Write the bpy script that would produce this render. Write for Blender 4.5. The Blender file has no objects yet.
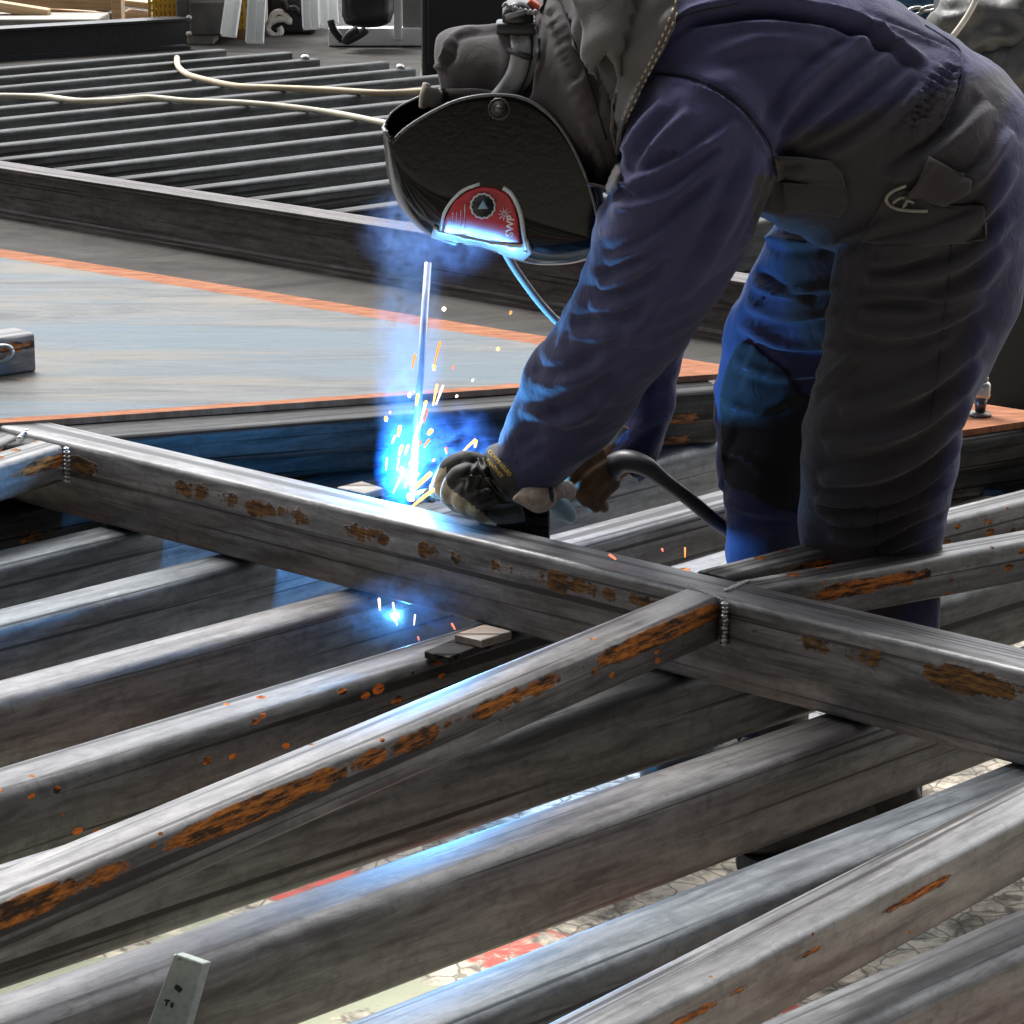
import bpy, bmesh, math, random
import numpy as np
from mathutils import Vector, Matrix, noise
from mathutils.bvhtree import BVHTree
from mathutils.geometry import delaunay_2d_cdt
random.seed(7)
C = bpy.context.scene.collection
PI = math.pi

# ------------------------------------------------------------------ camera
F = 2900.0
PITCH = math.radians(14.3)
CAM = Vector((0, 0, 1.4))
cd = bpy.data.cameras.new('camera')
cam = bpy.data.objects.new('camera', cd)
C.objects.link(cam)
cam.location = CAM
cam.rotation_euler = (PI/2-PITCH, 0, 0)
cd.sensor_width = 36
cd.lens = F/1024*36
cd.clip_end = 200
bpy.context.scene.camera = cam
FW = Vector((0, math.cos(PITCH), -math.sin(PITCH)))
UP = Vector((0, math.sin(PITCH), math.cos(PITCH)))

def ray(px, py):
    return (FW + Vector((1, 0, 0))*((px-512)/F) + UP*((512-py)/F))
def P(px, py, z=0.0):           # point of the line of sight at height z
    r = ray(px, py)
    return CAM + r*((z-CAM.z)/r.z)
def D(px, py, Y):               # point of the line of sight at distance Y
    r = ray(px, py)
    return CAM + r*(Y/r.y)
def mpp(Y):                     # metres covered by one pixel at distance Y
    return (Y*1.04)/F
def proj(p):
    v = p-CAM
    d = v.dot(FW)
    return 512+F*v.x/d, 512-F*v.dot(UP)/d

# ------------------------------------------------------------------ helpers
def obj(name, bm, mats, parent=None, smooth=True, mw=None):
    me = bpy.data.meshes.new(name)
    if isinstance(bm, bmesh.types.BMesh):
        bm.normal_update(); bm.to_mesh(me); bm.free()
    else:
        me.from_pydata(*bm)
    me.update()
    for m in (mats if isinstance(mats, (list, tuple)) else [mats]):
        me.materials.append(m)
    if smooth:
        me.shade_smooth()
    o = bpy.data.objects.new(name, me)
    C.objects.link(o)
    if mw is not None:
        o.matrix_world = mw
    if parent is not None:
        o.parent = parent
        o.matrix_parent_inverse = parent_matrix(parent).inverted()
    return o
def parent_matrix(o):
    m = o.matrix_basis.copy()
    if o.parent is not None:
        m = parent_matrix(o.parent) @ o.matrix_parent_inverse @ m
    return m
def tag(o, label=None, cat=None, group=None, kind=None):
    if label: o['label'] = label
    if cat: o['category'] = cat
    if group: o['group'] = group
    if kind: o['kind'] = kind
    return o
def empty(name, loc, label, cat, group=None):
    o = bpy.data.objects.new(name, None)
    C.objects.link(o)
    o.location = loc
    o.empty_display_size = .05
    return tag(o, label, cat, group)

def add_box(bm, x0, x1, y0, y1, z0, z1, M=None, bev=0):
    b = bmesh.new()
    bmesh.ops.create_cube(b, size=1)
    for v in b.verts:
        v.co = Vector((x0+(v.co.x+.5)*(x1-x0), y0+(v.co.y+.5)*(y1-y0), z0+(v.co.z+.5)*(z1-z0)))
    if bev:
        bmesh.ops.bevel(b, geom=b.edges[:], offset=bev, segments=2, affect='EDGES', profile=.5)
    join(bm, b, M)
def join(bm, b, M=None):
    if M is not None:
        b.transform(M)
    me = bpy.data.meshes.new('tmp'); b.to_mesh(me); b.free()
    bm.from_mesh(me); bpy.data.meshes.remove(me)
def catmull(pts, n):
    pts = [tuple(p) for p in pts]
    P_ = [pts[0]]+pts+[pts[-1]]
    out = []
    for i in range(1, len(P_)-2):
        p0, p1, p2, p3 = (np.array(q, float) for q in P_[i-1:i+3])
        for k in range(n):
            t = k/n
            out.append(.5*((2*p1)+(-p0+p2)*t+(2*p0-5*p1+4*p2-p3)*t*t+(-p0+3*p1-3*p2+p3)*t**3))
    out.append(np.array(pts[-1], float))
    return out
def add_tube(bm, pts, r, seg=10, n=5, caps=True, ell=None):
    """pts: world Vectors (or tuples with own radius as 4th)"""
    pp = [(*p[:3], (p[3] if len(p) > 3 else r)) for p in pts]
    c = catmull(pp, n) if n > 1 else [np.array(p) for p in pp]
    rings = []
    up = None
    for i, q in enumerate(c):
        a = Vector(c[max(i-1, 0)][:3]); b = Vector(c[min(i+1, len(c)-1)][:3])
        t = (b-a).normalized()
        if up is None:
            up = t.orthogonal().normalized()
        up = (up-t*up.dot(t)).normalized()
        s = t.cross(up)
        rings.append([bm.verts.new(Vector(q[:3])+(up*math.cos(2*PI*k/seg)+s*math.sin(2*PI*k/seg))*q[3]) for k in range(seg)])
    for A, B in zip(rings, rings[1:]):
        for k in range(seg):
            bm.faces.new((A[k], A[(k+1) % seg], B[(k+1) % seg], B[k]))
    if caps:
        bm.faces.new(rings[0][::-1]); bm.faces.new(rings[-1])
def add_cyl(bm, p0, p1, r0, r1=None, seg=20, bev=0):
    r1 = r0 if r1 is None else r1
    p0, p1 = Vector(p0), Vector(p1)
    t = (p1-p0)
    b = bmesh.new()
    bmesh.ops.create_cone(b, cap_ends=True, segments=seg, radius1=r0, radius2=r1, depth=t.length)
    if bev:
        es = [e for e in b.edges if abs(e.verts[0].co.z-e.verts[1].co.z) < 1e-6]
        bmesh.ops.bevel(b, geom=es, offset=bev, segments=2, affect='EDGES')
    M = Matrix.Translation((p0+p1)/2) @ t.to_track_quat('Z', 'Y').to_matrix().to_4x4()
    join(bm, b, M)
def loft(bm, st, seg=28, n=4):
    """st: (px, py, Y, half width in pixels, half depth in metres)"""
    rows = catmull(st, n)
    cs = [D(q[0], q[1], q[2]) for q in rows]
    rings = []
    for i, q in enumerate(rows):
        t = (cs[min(i+1, len(cs)-1)]-cs[max(i-1, 0)]).normalized()
        v = (cs[i]-CAM).normalized()
        n1 = t.cross(v).normalized()
        n2 = n1.cross(t).normalized()
        a = q[3]*mpp(q[2]); b = q[4]
        rings.append([bm.verts.new(cs[i]+n1*a*math.cos(2*PI*k/seg)+n2*b*math.sin(2*PI*k/seg)) for k in range(seg)])
    for A, B in zip(rings, rings[1:]):
        for k in range(seg):
            bm.faces.new((A[k], A[(k+1) % seg], B[(k+1) % seg], B[k]))
    for R_, fl in ((rings[0], 1), (rings[-1], 0)):
        c = sum((v.co for v in R_), Vector())/seg
        cv = bm.verts.new(c)
        for k in range(seg):
            f = (R_[k], R_[(k+1) % seg], cv)
            bm.faces.new(f[::-1] if fl else f)
def fuse(bm, voxel, smooth_it=4, fac=.5):
    """union of overlapping closed shapes into one continuous surface"""
    bmesh.ops.recalc_face_normals(bm, faces=bm.faces)
    me = bpy.data.meshes.new('f'); bm.to_mesh(me); bm.free()
    o = bpy.data.objects.new('f', me); C.objects.link(o)
    m = o.modifiers.new('r', 'REMESH'); m.mode = 'VOXEL'; m.voxel_size = voxel
    s = o.modifiers.new('s', 'SMOOTH'); s.iterations = smooth_it; s.factor = fac
    dg = bpy.context.evaluated_depsgraph_get()
    ev = o.evaluated_get(dg)
    out = bmesh.new(); out.from_mesh(ev.to_mesh())
    ev.to_mesh_clear()
    bpy.data.objects.remove(o); bpy.data.meshes.remove(me)
    return out
def solid(o, th, off=-1):
    m = o.modifiers.new('thickness', 'SOLIDIFY'); m.thickness = th; m.offset = off
    return o

# ------------------------------------------------------------------ node materials
class NT:
    def __init__(s, name):
        s.m = bpy.data.materials.new(name); s.m.use_nodes = True
        s.t = s.m.node_tree; s.t.nodes.clear()
        s.out = s.N('ShaderNodeOutputMaterial')
        s.b = s.N('ShaderNodeBsdfPrincipled')
        s.L(s.b.outputs[0], s.out.inputs[0])
        s.tc = s.N('ShaderNodeTexCoord')
    def N(s, ty, **kw):
        n = s.t.nodes.new(ty)
        for k, v in kw.items(): setattr(n, k, v)
        return n
    def L(s, a, b): s.t.links.new(a, b)
    def put(s, v, sock):
        if isinstance(v, bpy.types.NodeSocket): s.L(v, sock)
        elif v is not None: sock.default_value = v
    def co(s, scale=(1, 1, 1), rot=(0, 0, 0), src='Object', loc=(0, 0, 0)):
        mp = s.N('ShaderNodeMapping')
        mp.inputs['Scale'].default_value = scale; mp.inputs['Rotation'].default_value = rot
        mp.inputs['Location'].default_value = loc
        s.L(s.tc.outputs[src], mp.inputs[0])
        return mp.outputs[0]
    def noise(s, co, scale=5, det=4, rough=.55, dist=0, out=0):
        n = s.N('ShaderNodeTexNoise')
        s.put(co, n.inputs['Vector']); n.inputs['Scale'].default_value = scale
        n.inputs['Detail'].default_value = det; n.inputs['Roughness'].default_value = rough
        n.inputs['Distortion'].default_value = dist
        return n.outputs[out]
    def ramp(s, v, a, b, smooth=False):
        n = s.N('ShaderNodeMapRange'); n.clamp = True
        if smooth: n.interpolation_type = 'SMOOTHSTEP'
        s.put(v, n.inputs[0]); n.inputs[1].default_value = a; n.inputs[2].default_value = b
        return n.outputs[0]
    def math(s, op, a, b=0.0):
        n = s.N('ShaderNodeMath', operation=op); s.put(a, n.inputs[0]); s.put(b, n.inputs[1])
        return n.outputs[0]
    def mix(s, f, a, b):
        n = s.N('ShaderNodeMix', data_type='RGBA')
        s.put(f, n.inputs[0]); s.put(a, n.inputs[6]); s.put(b, n.inputs[7])
        return n.outputs[2]
    def mixf(s, f, a, b):
        n = s.N('ShaderNodeMix'); s.put(f, n.inputs[0]); s.put(a, n.inputs[2]); s.put(b, n.inputs[3])
        return n.outputs[0]
    def bump(s, h, dist, strength=1.0, prev=None):
        n = s.N('ShaderNodeBump'); s.put(h, n.inputs['Height'])
        n.inputs['Distance'].default_value = dist; n.inputs['Strength'].default_value = strength
        if prev: s.L(prev, n.inputs['Normal'])
        return n.outputs[0]
    def set(s, **kw):
        names = dict(col='Base Color', rough='Roughness', metal='Metallic', spec='Specular IOR Level', nor='Normal',
                     emi='Emission Color', est='Emission Strength', sheen='Sheen Weight', coat='Coat Weight', alpha='Alpha')
        for k, v in kw.items(): s.put(v, s.b.inputs[names[k]])
        return s.m
def rgb(r, g, b): return (r, g, b, 1)
def simple(name, col, rough=.5, metal=0, nscale=30, var=.25, bump=.0006, coat=0):
    n = NT(name)
    f = n.noise(n.co(), nscale, 5, .6)
    a = rgb(*[c*(1-var) for c in col]); b = rgb(*[min(c*(1+var), 1) for c in col])
    c = n.mix(n.ramp(f, .3, .7), a, b)
    return n.set(col=c, rough=n.mixf(f, rough*.85, min(rough*1.15, 1)), metal=metal, nor=n.bump(f, bump), coat=coat)

def steel(name, base=(.13, .13, .135), light=(.28, .285, .29), rough=.38, metal=.75, rust=0, band=None, spots=0, tint=None,
          rustcol=(.42, .13, .025), seed=0):
    """hot rolled steel; band = (z centre, half width) of flaking rust along the bar in bar space"""
    base = tuple(c*.55 for c in base); light = tuple(c*.75 for c in light)
    n = NT(name)
    L0 = (seed*3.1, seed*1.7, seed)
    streak = n.noise(n.co((2.6, 24, 24), loc=L0), 2.2, 7, .66, .5)
    cloud = n.noise(n.co((2, 6, 6), loc=L0), 1.5, 5, .6, .6)
    fine = n.noise(n.co((30, 160, 160), loc=L0), 2, 4, .6)
    c = n.mix(n.ramp(streak, .34, .70), rgb(*base), rgb(*light))
    iso = n.noise(n.co((1, 1.3, 1.3), loc=L0), 38, 7, .72, .4)
    c = n.mix(n.math('MULTIPLY', n.ramp(iso, .50, .66), .30), c, rgb(base[0]*.55, base[1]*.53, base[2]*.5))
    groove = n.ramp(n.noise(n.co((.35, 45, 45), loc=L0), 1.6, 3, .55), .43, .38)
    c = n.mix(n.math('MULTIPLY', groove, .7), c, rgb(base[0]*.35, base[1]*.35, base[2]*.35))
    c = n.mix(n.math('MULTIPLY', n.ramp(cloud, .42, .62), .55), c, rgb(*(tint or (base[0]*.6, base[1]*.52, base[2]*.48))))
    r = n.mixf(streak, rough*.85, rough*1.35)
    metal = metal*.35
    mt = metal
    h = n.math('ADD', n.math('MULTIPLY', streak, .6), n.math('MULTIPLY', fine, .25))
    mask = None
    sep = n.N('ShaderNodeSeparateXYZ'); n.L(n.tc.outputs['Object'], sep.inputs[0])
    if band:
        d = n.math('ABSOLUTE', n.math('SUBTRACT', sep.outputs[2], band[0]))
        g = n.ramp(d, band[1], band[1]*.15)
        rn = n.noise(n.co((9, 14, 26), loc=L0), 3.6, 8, .78, 1.6)
        big = n.ramp(n.noise(n.co((2.2, 1, 1), loc=L0), 1.9, 5, .7), .40, .62)
        rn = n.math('ADD', n.math('MULTIPLY', rn, .62), n.math('MULTIPLY', n.noise(n.co((24, 50, 70), loc=L0), 2.5, 5, .75, .8), .38))
        mask = n.ramp(n.math('MULTIPLY', n.math('MULTIPLY', g, big), rn), .31-.16*rust, .37-.16*rust)
    if spots:
        v = n.N('ShaderNodeTexVoronoi'); n.L(n.co((9, 9, 14), loc=L0), v.inputs['Vector'])
        v.inputs['Scale'].default_value = 3.4; v.inputs['Randomness'].default_value = 1
        sz = n.noise(n.co((3, 3, 8), loc=L0), 2.2, 2)
        sp = n.math('LESS_THAN', v.outputs['Distance'], n.math('MULTIPLY', n.ramp(sz, .46, .66), .36*spots))
        mask = sp if mask is None else n.math('MAXIMUM', mask, sp)
    if mask is not None:
        fr = n.noise(n.co((10, 40, 60), loc=L0), 3, 5, .7)
        rc = n.mix(n.ramp(fr, .42, .62), rgb(.035, .022, .014), rgb(*rustcol))
        c = n.mix(mask, c, rc); r = n.mixf(mask, r, .85); mt = n.mixf(mask, metal, .05)
        h = n.math('ADD', h, n.math('MULTIPLY', mask, n.math('MULTIPLY', fr, 1.5)))
    n.b.inputs['IOR'].default_value = 1.4 if name.startswith('dark_table') else 1.65 if name.startswith(('brown', 'far')) else 2.3      # iron oxide skin
    sp = n.mixf(n.ramp(streak, .36, .66), .16, .56)
    sp = n.mixf(n.math('MULTIPLY', n.ramp(iso, .46, .62), .55), sp, .14)
    sp = n.mixf(groove, sp, .06)
    if mask is not None: sp = n.mixf(mask, sp, .03)
    return n.set(col=c, rough=r, metal=mt, nor=n.bump(h, .0012), spec=sp)

M = {}
M['rack'] = [steel('dark_rack_steel_%d' % i, base=b, light=l, rough=.42, metal=.6, seed=i) for i, (b, l) in enumerate(
    [((.09, .105, .12), (.17, .19, .205)), ((.10, .09, .09), (.19, .175, .17)), ((.075, .075, .075), (.15, .15, .15))])]
M['rack_spots'] = steel('rust_spotted_rack_steel', base=(.075, .072, .07), light=(.15, .145, .14), rough=.42, metal=.6, spots=1, seed=4, rustcol=(.75, .2, .03))
M['main'] = steel('main_beam_steel', base=(.085, .08, .078), light=(.20, .195, .2), rough=.42, metal=.65, rust=.6, band=(-.03, .03), seed=9, rustcol=(.17, .085, .025))
M['diag'] = steel('rusty_strut_steel', base=(.085, .08, .078), light=(.26, .235, .22), rough=.40, metal=.65, rust=1.15, band=(-.016, .018), spots=.6, seed=5, rustcol=(.42, .14, .025))
M['strut'] = steel('strut_steel', base=(.10, .09, .08), light=(.22, .21, .20), rough=.38, metal=.6, rust=.3, band=(-.02, .02), spots=.9, seed=6, rustcol=(.46, .15, .03))
M['plain'] = steel('plain_strut_steel', base=(.075, .07, .066), light=(.17, .16, .15), rough=.42, metal=.6, rust=0, band=(-.02, .01), spots=.25, seed=21)
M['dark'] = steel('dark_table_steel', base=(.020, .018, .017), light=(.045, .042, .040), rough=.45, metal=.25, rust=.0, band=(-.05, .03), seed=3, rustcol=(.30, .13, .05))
M['far'] = steel('far_rack_steel', base=(.07, .073, .073), light=(.13, .135, .138), rough=.62, metal=.5, seed=11)
M['brown'] = steel('brown_joist_steel', base=(.075, .055, .05), light=(.14, .11, .105), rough=.5, metal=.4, seed=12)
M['weld'] = simple('weld_metal', (.42, .42, .42), .35, .9, 300, .4, .0004)
M['black_metal'] = simple('black_metal', (.02, .021, .024), .45, .2, 40, .3)

# ------------------------------------------------------------------ floor
def floor_mat():
    n = NT('shop_floor_concrete')
    co = n.co()
    a = n.noise(co, 9, 8, .7, .4); b = n.noise(co, 1.3, 4, .5); c3 = n.noise(co, 42, 5, .7)
    c = n.mix(n.ramp(a, .38, .56), rgb(.13, .12, .10), rgb(.78, .70, .56))
    c = n.mix(n.ramp(b, .45, .7), c, rgb(.15, .14, .13))
    c = n.mix(n.math('MULTIPLY', n.ramp(c3, .5, .7), .5), c, rgb(.07, .065, .06))
    vo = n.N('ShaderNodeTexVoronoi', feature='DISTANCE_TO_EDGE'); wa = n.N('ShaderNodeVectorMath', operation='ADD')
    n.L(co, wa.inputs[0]); nv = n.N('ShaderNodeTexNoise'); n.L(co, nv.inputs[0]); nv.inputs['Scale'].default_value = 14
    sc_ = n.N('ShaderNodeVectorMath', operation='SCALE'); n.L(nv.outputs['Color'], sc_.inputs[0]); sc_.inputs['Scale'].default_value = .06
    n.L(sc_.outputs[0], wa.inputs[1]); n.L(wa.outputs[0], vo.inputs['Vector']); vo.inputs['Scale'].default_value = 26
    c = n.mix(n.math('MULTIPLY', n.ramp(vo.outputs['Distance'], .07, .02), .6), c, rgb(.06, .05, .045))
    # worn painted lane marking, red with a pale green edge, running beneath the rack
    dx = Vector((P(540, 955, 0).x-P(330, 890, 0).x, P(540, 955, 0).y-P(330, 890, 0).y)).normalized()
    nx = Vector((-dx.y, dx.x)); p0 = P(330, 890, 0)
    dot = n.N('ShaderNodeVectorMath', operation='DOT_PRODUCT'); n.L(n.tc.outputs['Object'], dot.inputs[0])
    dot.inputs[1].default_value = (nx.x, nx.y, 0)
    d = n.math('SUBTRACT', dot.outputs['Value'], nx.x*p0.x+nx.y*p0.y)
    wear = n.ramp(n.noise(co, 11, 6, .7, .5), .42, .5)
    red = n.math('MULTIPLY', n.ramp(n.math('ABSOLUTE', d), .075, .065), wear)
    c = n.mix(red, c, rgb(.62, .16, .13))
    d2 = n.math('ABSOLUTE', n.math('ADD', d, .33))
    gr = n.math('MULTIPLY', n.ramp(d2, .2, .17), n.ramp(n.noise(co, 7, 5, .6), .44, .5))
    c = n.mix(gr, c, rgb(.44, .45, .33))
    # dusty grey in the far part of the shed
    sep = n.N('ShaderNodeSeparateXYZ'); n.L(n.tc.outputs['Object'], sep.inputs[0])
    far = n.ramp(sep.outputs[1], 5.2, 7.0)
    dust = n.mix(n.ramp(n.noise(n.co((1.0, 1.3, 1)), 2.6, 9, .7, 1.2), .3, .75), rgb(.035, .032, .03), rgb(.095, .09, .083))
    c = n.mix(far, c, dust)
    return n.set(col=c, rough=.9, spec=.12, nor=n.bump(n.math('ADD', a, n.math('MULTIPLY', c3, .4)), .006))
bm = bmesh.new()
bmesh.ops.create_grid(bm, x_segments=2, y_segments=2, size=20)
bmesh.ops.translate(bm, verts=bm.verts, vec=(0, 16, 0))
tag(obj('floor', bm, floor_mat(), smooth=False), kind='structure')

# ------------------------------------------------------------------ bars
def line_frame(a, b):
    """local frame: origin a, x along a->b, y away from the camera, z up"""
    x = (b-a); x.z = 0; L = x.length; x.normalize()
    if x.x < 0: pass
    z = Vector((0, 0, 1)); y = z.cross(x)
    M_ = Matrix((x, y, z)).transposed().to_4x4(); M_.translation = a
    return M_, L
def tube_bm(L, w, h, r, ext0=0, ext1=0, t=.004, cut0=0, cut1=0, seg=4):
    """hollow rectangular section, near top edge on the local x axis, body towards +y and -z"""
    b = bmesh.new()
    def sec(x, cut, ins):
        pts = []
        rr = max(r-ins, .0008)
        for cx, cz, a0 in ((w-r, -r, 0), (r, -r, 90), (r, -h+r, 180), (w-r, -h+r, 270)):
            for k in range(seg+1):
                a = math.radians(a0+90*k/seg)
                pts.append((cx+rr*math.cos(a), cz+rr*math.sin(a)))
        return [b.verts.new((x+cut*(p[0]), p[0], p[1])) for p in pts]
    xs = [(-ext0, cut0)]+[(-ext0+(L+ext0+ext1)*k/12, 0) for k in range(1, 12)]+[(L+ext1, cut1)]
    O = [sec(x, c, 0) for x, c in xs]
    n = len(O[0])
    for A, B in zip(O, O[1:]):
        for k in range(n): b.faces.new((A[k], B[k], B[(k+1) % n], A[(k+1) % n]))
    for (x, c), R_, fl in ((xs[0], O[0], 0), (xs[-1], O[-1], 1)):
        I = sec(x, c, t); dz = .05 if not fl else -.05
        J = sec(x+dz, c, t)
        for Q, S in ((R_, I), (I, J)):
            for k in range(n):
                f = (Q[k], Q[(k+1) % n], S[(k+1) % n], S[k])
                b.faces.new(f if not fl else f[::-1])
        b.faces.new(J if not fl else J[::-1])
    return b
def bar(name, p0, p1, z, w, h, r, mat, ext0=0, ext1=0, parent=None, cut0=0, cut1=0, t=.004):
    a, b = P(*p0, z), P(*p1, z)
    M_, L = line_frame(a, b)
    o = obj(name, tube_bm(L, w, h, r, ext0, ext1, t, cut0, cut1), mat, parent, mw=M_)
    bev = None
    return o

# lower rack: a row of rectangular bars lying parallel, tops at 0.30 m
def zline(p0, p1, zz):  # picture line of the bottom edge at height zz -> line of the top edge at .30
    out = []
    for p in (p0, p1):
        q = P(*p, zz); out.append(proj(Vector((q.x, q.y, .30))))
    return out
R = M['rack']
rackbars = [
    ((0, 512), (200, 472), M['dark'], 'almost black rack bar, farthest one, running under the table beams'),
    ((0, 565), (200, 517), R[0], 'dark grey rack bar in deepest shade, beside the far table beam'),
    ((0, 626), (250, 562), R[0], 'slate blue rack bar, second out from the table beam'),
    ((0, 700), (375, 599), R[1], 'brownish grey rack bar whose face glows blue under the sparks'),
    ((0, 792), (400, 669), M['rack_spots'], 'rack bar dotted with orange rust, carrying the stacked shim plates'),
    (*zline((0, 995), (740, 742), .19), R[2], 'dark rack bar passing right below the rusty strut'),
    (*zline((380, 999), (1007, 759), .19), R[1], 'wide grey rack bar with a scratched top, just nearer than the shoe'),
    ((450, 1024), (827, 871), R[0], 'blue grey rack bar with worn edge, lying under the nearer strut'),
    ((865, 1024), (1024, 952), R[2], 'rack bar crossing the bottom right corner'),
]
for p0, p1, m, lab in rackbars:
    o = bar('rack_bar', p0, p1, .30, .078, .11, .016, m, 0, 0)
    # bring both ends to common limits across the rack
    a = P(*p0, .30); d = (P(*p1, .30)-a).normalized()
    s = Vector((d.x, d.y, 0))
    lo, hi = -1.9, 2.7
    t0 = (lo-(a.x+a.y-2.95)*.7071); 
    me = o.data; L = (P(*p1, .30)-a).length
    q = a.dot(Vector((.7071, .7071, 0)))
    x0, x1 = 1.15-q, 4.0-q
    for v in me.vertices:
        v.co.x = x0+(v.co.x/L)*(x1-x0)
    tag(o, lab, 'steel bar', 'lower rack bars')
# two low bearers carry the rack, outside the picture
for s, lab in ((1.2, 'low steel bearer under the near left ends of the rack bars'), (3.9, 'low steel bearer under the far right ends of the rack bars')):
    c = Vector((.7071, .7071, 0))*s
    bm = bmesh.new(); add_box(bm, -.05, .05, -.1, 3.3, 0, .188, bev=.006)
    Mx = Matrix.Translation(c+Vector((.7071, -.7071, 0))*-.2) @ Matrix.Rotation(math.radians(45), 4, 'Z')
    bm.free(); bm = bmesh.new(); add_box(bm, -.05, .05, -1.3, 2.0, 0, .188, bev=.006)
    tag(obj('bearer_beam', bm, M['dark'], smooth=False, mw=Matrix.Translation(c) @ Matrix.Rotation(math.radians(45), 4, 'Z')), lab, 'steel beam')

# ------------------------------------------------------------------ welded lattice frame on top
ZT = .42
main0, main1 = (70, 443), (1024, 670)
frame = empty('welded_frame', P(720, 590, .31), 'large welded lattice frame of rusty square tube lying across the rack bars', 'steel frame')
mb = bar('main_beam', main0, main1, ZT, .076, .115, .008, M['main'], 1.0, .9, frame)
mdir = (P(*main1, ZT)-P(*main0, ZT)).normalized()
def strut(p0, p1, w, h, m, e0, e1, c0=0, c1=0):
    return bar('strut', p0, p1, ZT, w, h, .007, m, e0, e1, frame, c0, c1)
def cut_for(p0, p1):
    d = (P(*p1, ZT)-P(*p0, ZT)).normalized(); y = Vector((-d.y, d.x, 0))
    # x shift per unit y so that the end plane is parallel to the main beam
    mx, my = mdir.dot(d), mdir.dot(y)
    return mx/my
st = [((0, 901), (720, 597), .058, .058, M['diag'], .6, .0, 'end'),
      ((634, 1024), (1024, 818), .058, .066, M['plain'], .6, .5, None),
      ((787, 585), (1024, 542), .052, .056, M['strut'], .03, 1.0, 'start'),
      ((760, 568), (1024, 501), .048, .056, M['strut'], .06, 1.0, 'start'),
      ((0, 465), (62, 446), .06, .056, M['strut'], .8, .0, 'end'),
      ((-60, 468), (16, 436), .04, .056, M['strut'], .8, .0, 'end')]
for p0, p1, w, h, m, e0, e1, c in st:
    k = cut_for(p0, p1)
    strut(p0, p1, w, h, m, e0, e1, k if c == 'start' else 0, k if c == 'end' else 0)
def weld_bead(a, b, r, n):
    bm = bmesh.new()
    for i in range(n):
        t = i/(n-1); c = a.lerp(b, t)
        q = bmesh.new(); bmesh.ops.create_uvsphere(q, u_segments=10, v_segments=8, radius=r*random.uniform(.85, 1.15))
        join(bm, q, Matrix.Translation(c+Vector((random.uniform(-1, 1), random.uniform(-1, 1), 0))*r*.15) @ Matrix.Diagonal((1, 1, .55, 1)))
    return obj('weld_bead', bm, M['weld'], frame)
def bead_at(px, ytop, ybot, n=11, r=.0055):
    a = P(px, ytop, ZT-.004); b = Vector((a.x, a.y, ZT-.055))
    weld_bead(a-Vector((0, .003, 0)), b-Vector((0, .003, 0)), r, n)
bead_at(725, 603, 640); bead_at(67, 448, 482, 9)
weld_bead(P(727, 590, ZT+.001), P(748, 581, ZT+.001), .0035, 9)
weld_bead(P(688, 585, ZT), P(722, 599, ZT), .0022, 12)
weld_bead(P(20, 437, ZT), P(26, 430, ZT), .004, 5)

# shims between frame and rack
def plate_on(name, px, z0, th, mat, label, cat, group=None):
    """px: four picture corners of the top face at height z0+th"""
    bm = bmesh.new()
    t = [bm.verts.new(P(*p, z0+th)) for p in px]; l = [bm.verts.new(v.co-Vector((0, 0, th))) for v in t]
    bm.faces.new(t); bm.faces.new(l[::-1]); n = len(t)
    for k in range(n): bm.faces.new((t[k], l[k], l[(k+1) % n], t[(k+1) % n]))
    bmesh.ops.recalc_face_normals(bm, faces=bm.faces)
    bmesh.ops.bevel(bm, geom=bm.edges[:], offset=min(.0012, th*.2), segments=1, affect='EDGES')
    c = t = None
    o = obj(name, bm, mat, smooth=False)
    base = P(*px[0], z0)
    for v in o.data.vertices: v.co -= base
    o.location = base
    return tag(o, label, cat, group)
M['shim'] = steel('shim_steel', base=(.17, .15, .13), light=(.33, .29, .25), metal=.4, rough=.5, seed=14, tint=(.2, .11, .06))
plate_on('shim_plate', [(424, 651), (450, 657), (502, 637), (468, 633)], .30, .010, M['dark'], 'lower grey shim plate on the rust spotted rack bar', 'steel plate', 'shim plates')
plate_on('shim_plate', [(454, 634), (482, 640), (512, 631), (484, 624)], .310, .011, M['shim'], 'brown shim plate stacked on the grey one, tucked against the main beam', 'steel plate', 'shim plates')
plate_on('shim_plate', [(337, 487), (365, 493), (384, 488), (362, 481)], .335, .012, M['shim'], 'small flat plate behind the main beam, left of the blue arc', 'steel plate')
bm = bmesh.new(); add_box(bm, -.03, .03, -.03, .03, 0, .035, bev=.003)
q = P(365, 495, .335)
tag(obj('packing_block', bm, M['dark'], smooth=False, mw=Matrix.Translation((q.x, q.y, .30))), 'dark packing block under the small flat plate behind the main beam', 'steel block')

# galvanised flat bar standing at the bottom left
def galv():
    n = NT('galvanised_steel')
    v = n.N('ShaderNodeTexVoronoi'); n.L(n.co(), v.inputs[0]); v.inputs['Scale'].default_value = 160
    f = n.noise(n.co(), 60, 6, .7)
    c = n.mix(v.outputs['Distance'], rgb(.32, .35, .32), rgb(.44, .47, .43))
    c = n.mix(n.ramp(f, .6, .7), c, rgb(.08, .08, .07))
    return n.set(col=c, rough=.45, metal=.55, nor=n.bump(f, .0006))
M['galv'] = galv()
Yg = 2.46
a = [D(174, 954, Yg), D(203, 964, Yg), D(180, 1045, Yg-.02), D(140, 1045, Yg-.02)]
bm = bmesh.new()
fr = [bm.verts.new(v) for v in a]
bk = [bm.verts.new(v+Vector((.0075, .006, 0))) for v in a]
bm.faces.new(fr[::-1]); bm.faces.new(bk)
for k in range(4): bm.faces.new((fr[k], fr[(k+1) % 4], bk[(k+1) % 4], bk[k]))
bmesh.ops.recalc_face_normals(bm, faces=bm.faces)
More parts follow.
